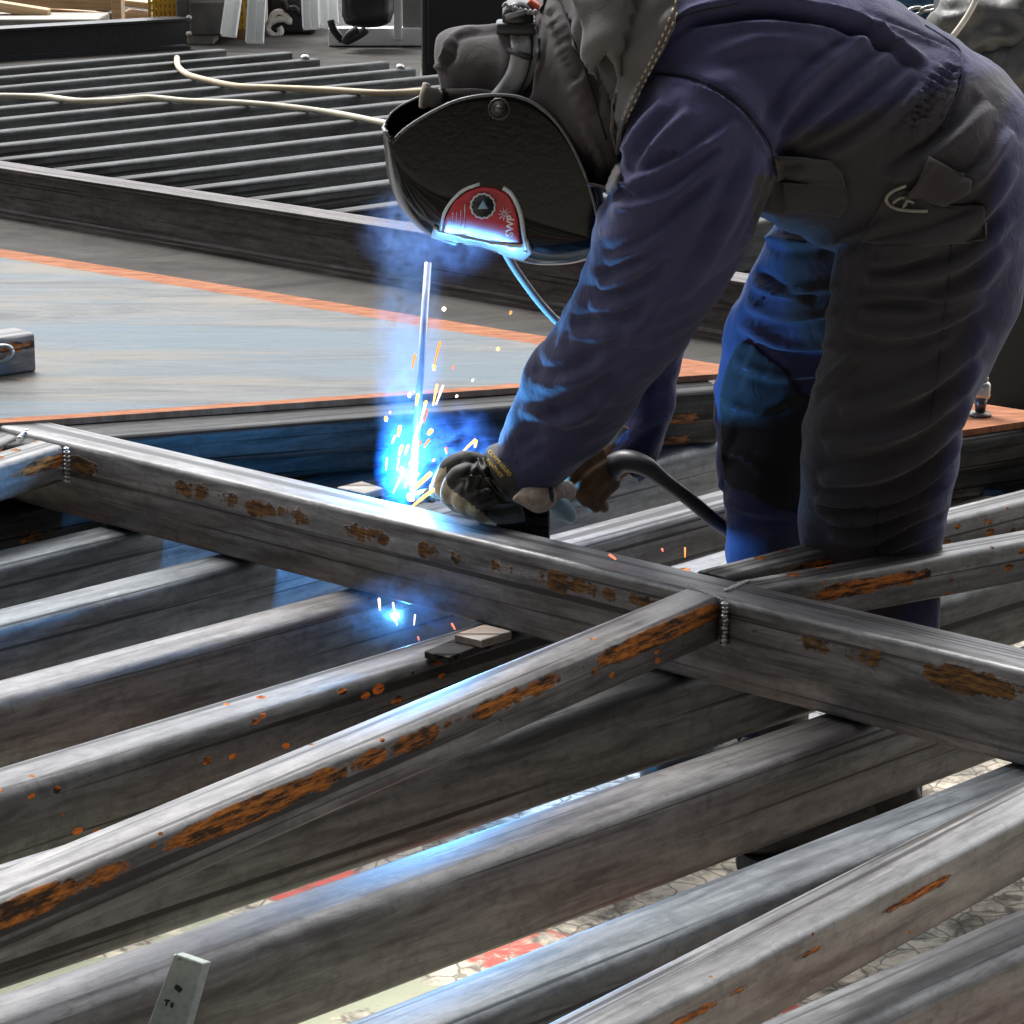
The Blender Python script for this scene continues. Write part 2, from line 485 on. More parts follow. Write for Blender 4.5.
bmesh.ops.bevel(bm, geom=bm.edges[:], offset=.0008, segments=1, affect='EDGES')
gal = tag(obj('flat_bar', bm, M['galv'], smooth=False), 'short galvanised flat bar with engraved mark, standing at the bottom left', 'metal bar')
fn = (a[1]-a[0]).cross(a[3]-a[0]).normalized()
if fn.y > 0: fn = -fn
M['engrave'] = simple('engraved_mark', (.03, .03, .03), .6, .3)
def on_plane(px, py):
    r = ray(px, py); t = (a[0]-CAM).dot(fn)/r.dot(fn); return CAM+r*t+fn*.0004
bm = bmesh.new()
for poly in ([(176, 984), (180, 986), (183, 989), (180, 993), (177, 991), (174, 988)], [(165, 999), (170, 1000), (170, 1002), (168, 1002), (167, 1006), (165, 1006), (166, 1001), (164, 1001)],
             [(171, 1002), (174, 1003), (173, 1008), (170, 1007)], [(175, 1005), (178, 1006), (178, 1008), (175, 1007)], [(179, 1007), (183, 1008), (183, 1010), (179, 1009)]):
    vs = [on_plane(*p) for p in poly]
    f = [bm.verts.new(v) for v in vs]; g = [bm.verts.new(v-fn*.0008) for v in vs]
    bm.faces.new(f)
    for k in range(len(f)): bm.faces.new((f[k], f[(k+1) % len(f)], g[(k+1) % len(f)], g[k]))
bmesh.ops.recalc_face_normals(bm, faces=bm.faces)
obj('engraved_mark', bm, M['engrave'], gal, smooth=False)

# ------------------------------------------------------------------ plate table behind the frame
def plate_mat():
    n = NT('mill_scale_plate')
    st = n.noise(n.co((1.3, 5, 1), rot=(0, 0, math.radians(4))), 2.0, 10, .70, 1.6)
    cl = n.noise(n.co((.5, 2.2, 1)), 1.2, 4, .5, .6)
    c = n.mix(n.ramp(st, .36, .60), rgb(.018, .021, .022), rgb(.105, .105, .098))
    c = n.mix(n.math('MULTIPLY', n.ramp(cl, .48, .62), .8), c, rgb(.05, .085, .11))
    c = n.mix(n.math('MULTIPLY', n.ramp(n.noise(n.co((.4, 3, 1), loc=(4, 2, 0)), 2, 5, .6, .5), .52, .62), .55), c, rgb(.15, .115, .07))
    scr = n.noise(n.co((1.3, 9, 1), rot=(0, 0, math.radians(-6))), 2.3, 6, .7, 1.8)
    c = n.mix(n.math('MULTIPLY', n.ramp(n.math('ABSOLUTE', n.math('SUBTRACT', scr, .5)), .012, .0), .6), c, rgb(.15, .15, .15))
    # flame cut rusty rims (vertex colour marks the distance to the sheet's edges)
    at = n.N('ShaderNodeAttribute', attribute_name='rim')
    rim = n.ramp(n.math('ADD', at.outputs['Fac'], n.math('MULTIPLY', n.math('SUBTRACT', n.noise(n.co((3, 3, 3)), 3, 6, .7), .5), .22)), .5, .58)
    rc = n.mix(n.ramp(n.noise(n.co((8, 30, 1)), 2, 5, .7), .35, .65), rgb(.19, .065, .028), rgb(.34, .15, .08))
    c = n.mix(rim, c, rc)
    return n.set(col=c, rough=n.mixf(rim, n.mixf(st, .42, .6), .95), metal=n.mixf(rim, .15, 0), spec=.22, nor=n.bump(st, .004))
M['plate'] = plate_mat()
def sheet(name, px, z, th, rims, label, rimw=.1, grid=70):
    """steel sheet with picture corners px at height z; rims = list of (edge index, rusty width)"""
    pts = [P(*p, z) for p in px]
    base = pts[0].copy(); base.z = z-th
    loc = [Vector((p.x-base.x, p.y-base.y)) for p in pts]
    xs = [p.x for p in loc]; ys = [p.y for p in loc]
    vs = [p.copy() for p in loc]; n = len(vs)
    ed = [(k, (k+1) % n) for k in range(n)]
    stp = .05
    def inside(q):
        return all((loc[(k+1) % n]-loc[k]).cross(q-loc[k])*sgn > 0 for k in range(n))
    sgn = 1 if (loc[1]-loc[0]).cross(loc[2]-loc[0]) > 0 else -1
    x = min(xs)
    while x < max(xs):
        y = min(ys)
        while y < max(ys):
            q = Vector((x, y))
            if inside(q): vs.append(q)
            y += stp
        x += stp
    r = delaunay_2d_cdt(vs, ed, [], 1, 1e-5)
    bm = bmesh.new()
    V = [bm.verts.new((p.x, p.y, th)) for p in r[0]]
    for f in r[2]: bm.faces.new([V[i] for i in f])
    bmesh.ops.recalc_face_normals(bm, faces=bm.faces)
    if sum(f.normal.z for f in bm.faces) < 0: bmesh.ops.reverse_faces(bm, faces=bm.faces)
    me = bpy.data.meshes.new(name); bm.to_mesh(me); bm.free()
    at = me.attributes.new('rim', 'FLOAT', 'POINT')
    for v in me.vertices:
        m = 0
        for e, w in rims:
            A, B = loc[e], loc[(e+1) % n]
            d = abs((B-A).normalized().cross(Vector((v.co.x, v.co.y))-A))
            m = max(m, 1-.5*d/w)
        at.data[v.index].value = m
    me.materials.append(M['plate'])
    o = bpy.data.objects.new(name, me); C.objects.link(o); o.location = base
    solid(o, th)
    return tag(o, label, 'steel plate')
sheet('steel_plate', [(-260, 207), (730, 366), (733, 373), (350, 399), (44, 420), (-260, 440)], .424, .010,
      [(0, .075), (1, .09), (2, .03), (3, .03)], 'large grey steel sheet with orange rusted rim on the table, left of the welder')
def table_beam(p0, p1, z, w, h, mat, label, e0=.3, e1=.1, r=.01):
    o = bar('table_beam', p0, p1, z, w, h, r, mat, e0, e1)
    return tag(o, label, 'steel beam')
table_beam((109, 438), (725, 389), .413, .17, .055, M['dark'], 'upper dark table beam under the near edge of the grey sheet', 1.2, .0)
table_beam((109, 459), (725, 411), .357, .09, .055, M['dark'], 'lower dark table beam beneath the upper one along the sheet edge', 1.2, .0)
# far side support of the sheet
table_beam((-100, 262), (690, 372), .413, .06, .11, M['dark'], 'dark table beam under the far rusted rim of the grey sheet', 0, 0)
for p in ((-40, 330), (300, 340), (600, 380)):
    q = P(*p, .3)
    bm = bmesh.new(); add_box(bm, -.04, .04, -.04, .04, 0, .303, bev=.004)
    tag(obj('table_leg_post', bm, M['dark'], smooth=False, mw=Matrix.Translation((q.x, q.y, 0))),
        'short square post under the grey sheet', 'post', 'posts under the sheet')

# second table on the right
sheet('steel_plate', [(868, 392), (984, 404), (1140, 428), (1024, 421.5), (972, 429), (868, 442)], .424, .010, [(0, .25), (1, .1)],
      'narrow plate with orange top on the right table, under the screw clamp')
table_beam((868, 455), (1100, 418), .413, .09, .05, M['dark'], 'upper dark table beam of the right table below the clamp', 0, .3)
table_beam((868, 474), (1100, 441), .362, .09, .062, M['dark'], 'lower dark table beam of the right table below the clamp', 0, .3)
plate_on('steel_offcut', [(940, 484), (1100, 500), (1100, 470), (1000, 462)], .30, .012, M['dark'], 'dark flat offcut lying under the right table', 'steel plate')
bm = bmesh.new(); add_box(bm, -.05, .05, -.05, .05, 0, .30, bev=.004)
q = P(1040, 470, .3)
tag(obj('support_post', bm, M['dark'], smooth=False, mw=Matrix.Translation((q.x+.06, q.y+.1, 0))), 'square post holding the right table beams', 'post')

# box section offcut with a slot, on the sheet at the left
oc = empty('box_section', P(0, 372, .424), 'rusty square tube end with welded chain link, lying on the grey sheet at the left', 'steel tube')
bar('tube', (-90, 350), (34, 333), .49, .07, .066, .006, M['strut'], .5, 0, oc, 0, .0)
bm = bmesh.new()
q = P(0, 345, .46); q = D(2, 354, P(0, 350, .455).y-.02)
ring = []
for k in range(24):
    a_ = 2*PI*k/24
    ring.append(D(1+11*math.cos(a_)-3*math.sin(a_), 354-4*math.cos(a_)-7*math.sin(a_), P(0, 338, .49).y-.006))
add_tube(bm, ring+[ring[0]], .004, 8, 1)
obj('welded_link', bm, M['weld'], oc)

# ------------------------------------------------------------------ steel rod and clamp
def rod():
    bm = bmesh.new()
    add_cyl(bm, D(428, 262, 3.99), D(412, 500, 3.93), .0052, .0052, 12, .0008)
    o = obj('steel_rod', bm, simple('bright_rod', (.45, .46, .48), .3, .9, 40, .2))
    return tag(o, 'thin bright steel rod standing upright beside the arc', 'rod')
rod()
cl = empty('screw_clamp', P(980, 418, .424), 'screw clamp with threaded spindle standing on the right plate, behind the trouser leg', 'clamp')
cx, cy = 981, 4.62
M['zinc'] = simple('zinc_plated', (.55, .53, .5), .28, .9, 50, .3)
M['oil_steel'] = simple('oiled_steel', (.12, .105, .09), .35, .8, 50, .4)
cb = P(980, 416, .424); cy = cb.y
mm = mpp(cy)
bm = bmesh.new(); add_cyl(bm, cb, cb+Vector((0, 0, .007)), .019, .015, 24, .001); add_cyl(bm, cb+Vector((0, 0, .007)), cb+Vector((0, 0, .03)), .008, .011, 16)
obj('swivel_pad', bm, M['oil_steel'], cl)
bm = bmesh.new(); pts = []
for k in range(241):
    a_ = k/240*2*PI*17
    pts.append(cb+Vector((.0095*math.cos(a_), .0095*math.sin(a_), .03+.105*k/240)))
add_tube(bm, pts, .0025, 6, 1); add_cyl(bm, cb+Vector((0, 0, .02)), cb+Vector((0, 0, .142)), .0088, None, 16)
obj('spindle', bm, M['oil_steel'], cl)
bm = bmesh.new(); add_box(bm, -.03, .014, -.013, .013, .028, .056, Matrix.Translation(cb), bev=.006)
add_box(bm, -.10, -.02, -.01, .01, .03, .052, Matrix.Translation(cb), bev=.004)
add_box(bm, -.12, -.095, -.01, .01, -.11, .052, Matrix.Translation(cb), bev=.004)
obj('clamp_nut', bm, M['zinc'], cl)
bm = bmesh.new(); h0 = cb+Vector((0, 0, .132)); add_cyl(bm, h0+Vector((-.012, 0, -.0)), h0+Vector((.028, 0, .002)), .0035, None, 12)
add_cyl(bm, h0+Vector((0, 0, -.01)), h0+Vector((0, 0, .016)), .011, .009, 16, .002)
add_cyl(bm, h0+Vector((.026, 0, .002)), h0+Vector((.034, 0, .002)), .0065, None, 12, .002)
obj('tommy_bar', bm, M['oil_steel'], cl)

# ------------------------------------------------------------------ far floor: joist, rack and the things behind
def ibeam(name, p0, p1, z0, h, w, mat, label, e0=0, e1=0, tw=.008, tf=.012):
    """rolled I section; p0-p1 is the near top edge at height z0+h"""
    a, b = P(*p0, z0+h), P(*p1, z0+h)
    M_, L = line_frame(a, b)
    pr = [(0, 0), (0, -tf), (w/2-tw/2-.008, -tf-.002), (w/2-tw/2, -tf-.01), (w/2-tw/2, -h+tf+.01), (w/2-tw/2-.008, -h+tf+.002), (0, -h+tf), (0, -h)]
    pr = pr+[(w-y, z) for y, z in pr[::-1]]
    bm = bmesh.new(); rings = []
    for x in (-e0, L*.5, L+e1):
        rings.append([bm.verts.new((x, y, z)) for y, z in pr])
    n = len(pr)
    for A, B in zip(rings, rings[1:]):
        for k in range(n): bm.faces.new((A[k], B[k], B[(k+1) % n], A[(k+1) % n]))
    bm.faces.new(rings[0]); bm.faces.new(rings[-1][::-1])
    bmesh.ops.recalc_face_normals(bm, faces=bm.faces)
    return tag(obj(name, bm, mat, smooth=False, mw=M_), label, 'steel beam')
ibeam('steel_joist', (0, 168), (390, 228), 0, .165, .11, M['brown'], 'long brown steel joist lying behind the grey sheet', 1.5, 1.9)

zr = .15
i0, i1 = P(0, 168, .165), P(390, 228, .165)
idir = (i1-i0).normalized()
e0, e1 = P(248, 48, zr), P(400, 63, zr)
edir = (e1-e0).normalized()
def hit(a, d, b, e):
    den = d.x*e.y-d.y*e.x
    t = ((b.x-a.x)*e.y-(b.y-a.y)*e.x)/den
    return a+d*t
rd = Vector((.7071, .7071, 0))
ys = [204, 181, 163, 146, 131, 116, 103, 91, 80, 70, 61]
Ys = [P(400, y, zr).y for y in ys]
names = ['nearest to the joist, passing behind the mask', 'second out from the joist', 'third out from the joist', 'fourth out from the joist',
         'fifth out from the joist', 'sixth out from the joist', 'in the middle of the far rack, under the longer cable', 'just beyond the longer cable',
         'crossed by the end of the shorter cable', 'just beyond the shorter cable', 'third from the far side of the far rack',
         'second from the far side of the far rack', 'next to the outermost bar of the far rack', 'at the far side of the far rack']
st_ = (Ys[-1]-Ys[0])/(len(Ys)-1)
allY = [Ys[0]-st_*k for k in range(1, 4)][::-1]+Ys+[Ys[-1]+st_, Ys[-1]+2*st_, Ys[-1]+3*st_]
labs = ['of the far rack nearest to the joist, seen between arm and thigh', 'of the far rack, second from the joist at its right end',
        'of the far rack, mostly hidden by the worker']+names
far_i = 0
for i, Y in enumerate(allY):
    a = P(400, 120, zr); a = Vector((a.x/a.y*Y, Y, zr))
    p = hit(a, rd, i0+Vector((-idir.y, idir.x, 0))*.12, idir)
    q = hit(a, rd, e0, edir)
    if i >= len(allY)-1: pass
    q = q-rd*(.0 if i % 2 else .12)
    if p.x < -3.2:
        p = p+rd*(-3.2-p.x)*1.414
    p.z = q.z = zr
    M_, L = line_frame(p, q)
    o = obj('far_rack_bar', tube_bm(L, .07, zr-.002, .012), M['far'], mw=M_)
    lab = 'grey bar '+labs[min(i, len(labs)-1)]
    tag(o, lab, 'steel bar', 'far rack bars')
    if i in (12, 14, 10):
        bm = bmesh.new(); qq = q-rd*.06+Vector((-.7071, .7071, 0))*.035; add_cyl(bm, qq-Vector((0, 0, .002)), qq+Vector((0, 0, .02)), .022, .016, 12, .003)
        obj('end_bolt', bm, M['zinc'], o)

def cable(name, pts, z, r, mat, label):
    bm = bmesh.new(); add_tube(bm, [P(x, y, z) for x, y in pts], r, 8, 6)
    return tag(obj(name, bm, mat), label, 'cable')
M['tan_cable'] = simple('tan_cable', (.52, .42, .28), .6, 0, 3, .35)
M['pale_cable'] = simple('pale_cable', (.55, .50, .38), .6, 0, 3, .35)
cable('cable', [(177, 58), (178, 66), (185, 73), (195, 77), (215, 82), (240, 86.5), (280, 88), (330, 90), (385, 93), (432, 91), (460, 96)], zr+.012, .013, M['tan_cable'], 'shorter tan cable curling over the far rack, upper one')
cable('cable', [(-40, 97), (0, 96), (45, 97), (80, 101), (115, 100), (150, 97.5), (190, 101), (240, 102.5), (290, 107), (340, 114), (385, 123), (430, 131)], zr+.012, .012, M['pale_cable'], 'longer pale cable lying across the far rack, lower one')

# black beam with bolted block, upper left
bb = ibeam('black_beam', (0, 29), (190, 18), .002, .16, .16, M['black_metal'], 'black steel beam at the upper left, ending at the grey block', 1.0, 0, .05)
p = P(178, 46, 0)
blk = empty('end_block', p, 'grey steel block with bolts at the end of the black beam', 'steel block')
M['block'] = simple('worn_grey_block', (.16, .15, .14), .6, .3, 8, .4)
Yb = P(200, 45, 0).y
mb_ = mpp(Yb)
bm = bmesh.new(); add_box(bm, D(190, 45, Yb).x, D(230, 45, Yb).x, Yb, Yb+.35, .05, .05+32*mb_, bev=.01)
add_box(bm, D(176, 45, Yb).x, D(193, 45, Yb).x, Yb+.05, Yb+.3, .04, .05+34*mb_, bev=.01)
obj('block_body', bm, M['block'], blk, smooth=False)
bm = bmesh.new(); add_box(bm, D(187, 45, Yb).x, D(213, 45, Yb).x, Yb+.02, Yb+.3, 0, .05, bev=.005)
obj('foot_plate', bm, simple('pale_packer', (.3, .29, .26), .7), blk, smooth=False)
for yy in (18, 34):
    bm = bmesh.new(); c = D(189.5, yy, Yb-.01); add_cyl(bm, c, c+Vector((0, -.03, 0)), .02, .014, 12, .003)
    obj('bolt', bm, M['zinc'], blk)

# timber at the upper left
def wood():
    n = NT('rough_sawn_timber')
    g = n.noise(n.co((.8, 14, 14)), 3, 6, .6, .5); b = n.noise(n.co(), 2.5, 3)
    c = n.mix(n.ramp(g, .3, .7), rgb(.42, .27, .14), rgb(.70, .52, .32))
    c = n.mix(n.math('MULTIPLY', n.ramp(b, .5, .65), .4), c, rgb(.30, .18, .09))
    return n.set(col=c, rough=.75, nor=n.bump(g, .004))
M['wood'] = wood()
def plank(x0, y0, x1, y1, hpx, Y, dep, label, tilt=0, parent=None, name='timber_plank'):
    """plank whose near face runs from (x0,y0) to (x1,y1), hpx tall"""
    a, b = D(x0, y0, Y), D(x1, y1, Y+tilt)
    x = (b-a); L = x.length; x.normalize()
    y = Vector((0, 0, 1)).cross(x).normalized(); z = x.cross(y)
    M_ = Matrix((x, y, z)).transposed().to_4x4(); M_.translation = a
    bm = bmesh.new(); add_box(bm, 0, L, 0, dep, -hpx*mpp(Y), 0, bev=.006)
    o = obj(name, bm, M['wood'], parent, smooth=False, mw=M_)
    return o if parent else tag(o, label, 'timber', 'timber stack')
Yw = 16.6
crate = empty('wooden_crate', D(60, 20, Yw), 'weathered wooden crate frame of boards and a post at the upper left edge', 'crate')
plank(-30, -7, 112, -2, 12, Yw, .05, '', 0, crate, 'board')
plank(44, 8, 112, 13, 9, Yw+.05, .05, '', 0, crate, 'board')
plank(-30, -22, 112, -17, 10, Yw, .05, '', 0, crate, 'board')
bm = bmesh.new()
for (x0, x1) in ((110, 122),):
    a = D(x0, -40, Yw-.05); b = D(x1, 22, Yw-.05)
    add_box(bm, a.x, b.x, Yw-.06, Yw+.1, 0, a.z, bev=.008)
obj('post', bm, M['wood'], crate, smooth=False)
bm = bmesh.new(); a = D(-40, -40, Yw); b = D(-28, 22, Yw); add_box(bm, a.x, b.x, Yw-.06, Yw+.1, 0, a.z, bev=.008)
obj('post', bm, M['wood'], crate, smooth=False)
plank(-40, -4, 48, 10, 9, Yw-.5, .12, 'loose timber plank lying aslant before the wooden crate', -.0)
plank(124, 0, 152, 3, 6, Yw+.3, .2, 'upper short timber behind the crate post, beside the yellow grating', 0)
plank(124, 11, 152, 14, 7, Yw+.3, .2, 'lower short timber behind the crate post, beside the yellow grating', 0)
bm = bmesh.new(); a, b = D(-40, 12, Yw-.5), D(105, 24, Yw-.5); add_box(bm, a.x, b.x, Yw-.75, Yw-.3, 0, max(a.z*0+.11, .05), bev=.01)
tag(obj('concrete_kerb', bm, simple('grey_packer', (.33, .31, .28), .8, 0, 5), smooth=False), 'low grey slab under the loose timber at the upper left', 'slab')
bm = bmesh.new(); a = D(96, -2, Yw+.12); add_box(bm, a.x, a.x+.07, Yw+.1, Yw+.16, 0, .6)
tag(obj('blue_post', bm, simple('blue_paint', (.04, .12, .2), .5), smooth=False), 'thin dark blue post just behind the wooden crate', 'post')

# yellow grating
gr = NT('yellow_plastic'); gm = gr.set(col=rgb(.70, .43, .04), rough=.5)
bm = bmesh.new(); Yy = 15.7
A0, A1 = D(150, 18, Yy), D(258, 18, Yy)
nx = 24
for i in range(nx+1):
    x = A0.x+(A1.x-A0.x)*i/nx
    add_box(bm, x-.006, x+.006, Yy-.03, Yy+.01, .25-.18, 1.0)
for k in range(22):
    z = .09+k*.04
    add_box(bm, A0.x, A1.x, Yy-.028, Yy+.008, z-.006, z+.006)
yg = obj('grating_panel', bm, gm, smooth=False)
tag(yg, 'yellow plastic grating panel standing between timber and white profiles', 'grating')
bm = bmesh.new(); add_box(bm, A0.x, A1.x, Yy+.2, Yy+.5, 0, .9)
tag(obj('rusty_stack', bm, simple('rusty_brown_box', (.20, .12, .06), .8, 0, 6, .5), smooth=False), 'brown box behind the yellow grating', 'box')
bm = bmesh.new(); a, b = D(210, 12, Yy-.04), D(222, -14, Yy-.04); add_cyl(bm, Vector((a.x-.02, a.y, .03)), b, .02)
tag(obj('wooden_stick', bm, M['wood']), 'slim wooden stick leaning against the yellow grating', 'stick')

# white folded profiles
M['white'] = simple('white_painted_metal', (.92, .95, .93), .45, 0, 4, .08)
def profile(name, x0t, x0b, wpx, ytop, ybot, Y, lab, lips=True):
    a, b = D(x0t, ytop, Y+.12), D(x0b, ybot, Y)
    b.z = max(b.z, 0)
    z = (a-b); L = z.length; z.normalize()
    x = Vector((1, 0, 0)); x = (x-z*x.dot(z)).normalized(); y = z.cross(x)
    M_ = Matrix((x, y, z)).transposed().to_4x4(); M_.translation = b
    w = wpx*mpp(Y)
    bm = bmesh.new(); add_box(bm, 0, w, 0, .006, 0, L)
    add_box(bm, 0, .006, -.05, 0, 0, L); add_box(bm, w-.006, w, -.05, 0, 0, L)
    if lips: add_box(bm, w*.42, w*.52, -.02, 0, 0, L)
    return tag(obj(name, bm, M['white'], smooth=False, mw=M_), lab, 'metal profile')
profile('white_profile', 230, 221, 15, -30, 36, 15.2, 'left white profile leaning beside the grey block', False)
profile('white_profile', 250, 246, 17, -30, 43, 14.9, 'right white profile with centre rib leaning in front of the yellow grating')
profile('white_profile', 300, 303, 16, -30, 30, 15.6, 'wide white profile standing left of the black bag', True)
profile('white_profile', 317, 320, 18, -30, 26, 15.7, 'white profile overlapping the wide one beside the black bag', True)
# small machine with chrome arm
Ym = 16.2
mc = empty('welding_machine', D(285, 34, Ym), 'small pale machine with curled white clamp, between the white profiles', 'machine')
bm = bmesh.new(); a, b = D(268, 5, Ym), D(298, 34, Ym)
add_box(bm, a.x, b.x, Ym, Ym+.4, .28, .6, bev=.04)
obj('machine_body', bm, simple('mottled_grey', (.42, .42, .38), .5, .2, 7, .6), mc)
bm = bmesh.new(); add_box(bm, a.x, b.x+.1, Ym-.05, Ym+.4, 0, .28, bev=.03)
obj('machine_base', bm, simple('dark_base', (.03, .03, .035), .6, 0, 7, .5), mc)
bm = bmesh.new()
add_tube(bm, [D(x, y, Ym-.08) for x, y in ((268, 24), (276, 20), (284, 19), (290, 22), (286, 17), (280, 12), (274, 14), (270, 22), (268, 30), (275, 36), (281, 32), (279, 27))], .018, 8, 4)
obj('clamp_arm', bm, M['white'], mc)
bm = bmesh.new(); add_tube(bm, [D(x, y, Ym-.1) for x, y in ((283, 0), (288, 10), (294, 8), (300, 14), (306, 9))], .02, 8, 4)
obj('machine_hose', bm, M['black_metal'], mc)

# white panels with black bag
Yp = 15.4
pn = empty('white_frame_panel', D(370, 46, Yp), 'low white framed panel with grey inset behind the hood, carrying the black bag', 'panel')
def pbox(x0, x1, y0, y1, Y, dep, mat, name, par, bev=.006):
    a, b = D(x0, y0, Y), D(x1, y1, Y)
    bm = bmesh.new(); add_box(bm, a.x, b.x, Y, Y+dep, max(b.z, 0), a.z, bev=bev)
    return obj(name, bm, mat, par, smooth=False)
pbox(328, 425, 28, 46, Yp, .12, M['white'], 'base_rail', pn)
pbox(393, 402, -30, 40, Yp-.02, .05, M['white'], 'frame_post', pn)
pbox(402, 430, -30, 36, Yp+.02, .03, simple('grey_inset', (.30, .30, .28), .7, 0, 6, .15), 'inset_panel', pn)
bm = bmesh.new()
for p0, p1 in (((331, 40), (349, 12)),):
    add_tube(bm, [D(331, 20, Yp-.05), D(334, 30, Yp-.06), (*D(343, 41, Yp-.06),)], .02, 8, 4)
obj('strap', bm, M['black_metal'], pn)
bm = bmesh.new()
a, b = D(340, -30, Yp-.35), D(392, 29, Yp-.35)
bmesh.ops.create_grid(bm, x_segments=24, y_segments=24, size=.5)
b2 = bmesh.new(); add_box(b2, a.x, b.x, Yp-.3, Yp-.02, b.z, a.z, bev=.06)
bm.free(); bmesh.ops.subdivide_edges(b2, edges=b2.edges[:], cuts=5, use_grid_fill=True)
for v in b2.verts:
    n_ = noise.fractal(v.co*7, 1, 2, 4); v.co += Vector((0, -1, .3))*n_*.04
M['bag'] = simple('black_nylon', (.022, .022, .026), .55, 0, 10, .5, .01)
bag = obj('black_bag', b2, M['bag'])
tag(bag, 'black bag hanging on the low white framed panel', 'bag')
bm = bmesh.new(); add_tube(bm, [D(x, y, Yp-.33) for x, y in ((366, 29), (362, 33), (353, 38), (345, 41), (350, 34), (358, 29))], .022, 8, 4)
obj('bag_strap', bm, M['bag'], bag)

# tall black cabinet behind the hood
Yc = 13.6
cb_ = empty('black_cabinet', D(468, 70, Yc), 'tall matt black cabinet standing behind the hooded head', 'cabinet')
def speck():
    n = NT('matt_black_paint'); s_ = n.ramp(n.noise(n.co(), 60, 3, .5), .72, .78)
    return n.set(col=n.mix(s_, rgb(.017, .018, .02), rgb(.12, .12, .12)), rough=.6)
M['mattblack'] = speck()
a, b = D(421, 0, Yc), D(519, 0, Yc)
bm = bmesh.new(); add_box(bm, a.x, b.x, Yc, Yc+.5, .02, 1.15, bev=.02)
obj('cabinet_body', bm, M['mattblack'], cb_, smooth=False)
bm = bmesh.new(); add_box(bm, a.x+.03, b.x-.03, Yc-.015, Yc, .08, 1.1, bev=.005)
obj('door', bm, M['mattblack'], cb_, smooth=False)
bm = bmesh.new(); add_box(bm, a.x-.01, b.x+.01, Yc-.01, Yc+.5, 0, .03)
obj('plinth', bm, M['black_metal'], cb_, smooth=False)
bm = bmesh.new(); q0 = D(524, 10, 13.2); add_cyl(bm, Vector((q0.x, q0.y, 0)), Vector((q0.x, q0.y, 1.1)), .035)
tag(obj('pale_pipe', bm, simple('pale_pink_paint', (.6, .45, .42), .5)), 'thin pale pipe right of the black cabinet', 'pipe')

# right side: black bin, jacket draped, chain and blue drum
Yk = 6.2
bn = empty('black_container', P(1010, 200, 0), 'black container with dark cover standing behind the worker at the right', 'container')
a = D(985, 0, Yk)
bm = bmesh.new(); add_box(bm, a.x, a.x+1.0, Yk, Yk+.8, .03, .98, bev=.05)
obj('container_body', bm, simple('black_rubber', (.012, .012, .013), .7, 0, 15, .4, .003), bn)
bm = bmesh.new(); add_box(bm, a.x-.0, a.x+1.02, Yk-.02, Yk+.82, .96, 1.02, bev=.02)
obj('lid', bm, M['black_metal'], bn)
bm = bmesh.new()
add_box(bm, a.x+.05, a.x+.95, Yk+.05, Yk+.75, 0, .04)
obj('plinth', bm, M['black_metal'], bn, smooth=False)
# jacket: a draped crumpled cloth lump
def crumple(name, st, amp, mat, parent=None, vox=.012, sc=9):
    bm = bmesh.new(); loft(bm, st, 24, 5)
    bm = fuse(bm, vox, 3)
    bm.normal_update()
    for v in bm.verts:
        n_ = abs(noise.noise(Vector((v.co.x*sc, v.co.y*sc, v.co.z*sc*1.7)))) ; n2 = abs(noise.noise(v.co*sc*2.3))
        v.co += v.normal*(.5-n_*1.6-.5*n2)*amp
    return obj(name, bm, mat, parent)
M['jacket'] = simple('grey_black_leather', (.06, .058, .052), .5, 0, 14, .5, .004)
jk = crumple('leather_jacket', [(1090, -20, 5.95, 45, .10), (1040, 10, 5.95, 62, .13), (990, 20, 5.92, 46, .12), (955, 22, 5.92, 24, .09), (938, 30, 5.94, 8, .04)], .028, M['jacket'], sc=10)
tag(jk, 'crumpled dark grey jacket draped on the black container at the upper right', 'jacket')
jk2 = crumple('leather_jacket_sleeve', [(1070, 40, 5.9, 60, .1), (1020, 62, 5.9, 44, .10), (985, 80, 5.9, 28, .07), (975, 95, 5.9, 10, .04)], .022, M['jacket'], sc=12)
jk2.name = 'sleeve'; jk2.parent = jk
bm = bmesh.new(); add_tube(bm, [D(x, y, 5.74) for x, y in ((985, -20), (972, 8), (962, 24), (953, 36))], .006, 8, 4)
obj('cord', bm, simple('pale_cord', (.55, .5, .42), .6), jk)
# blue drum with chain
Yd = 11.0
dr = empty('blue_drum', D(925, 40, Yd), 'dark blue drum behind the worker\'s back, below the pale chain', 'drum')
q = D(905, 20, Yd+.3); bm = bmesh.new(); add_cyl(bm, Vector((q.x, q.y, 0)), Vector((q.x, q.y, .82)), .29, None, 40, .01)
for z in (.28, .55): add_cyl(bm, Vector((q.x, q.y, z-.012)), Vector((q.x, q.y, z+.012)), .298, None, 40, .005)
obj('drum_body', bm, simple('blue_drum_paint', (.02, .07, .12), .4, .1, 9, .7), dr)
bm = bmesh.new(); add_cyl(bm, Vector((q.x, q.y, .815)), Vector((q.x, q.y, .835)), .3, None, 40, .006)
obj('rim', bm, M['black_metal'], dr)
ch = empty('steel_chain', D(930, 8, 10.6), 'pale steel chain hanging across the blue drum at the upper right', 'chain')
for k in range(7):
    t = k/6; c = (900+t*88, 14-t*16)
    bm = bmesh.new(); ring = []
    for j in range(16):
        a_ = 2*PI*j/16; u, v = 9*math.cos(a_), (3.6 if k % 2 else 2.2)*math.sin(a_)
        ring.append(D(c[0]+u, c[1]-u*.18+v, 10.6+(.012*math.sin(a_) if k % 2 == 0 else 0)))
    add_tube(bm, ring+[ring[0]], .0065, 6, 1, caps=False)
    obj('chain_link', bm, M['zinc'], ch)

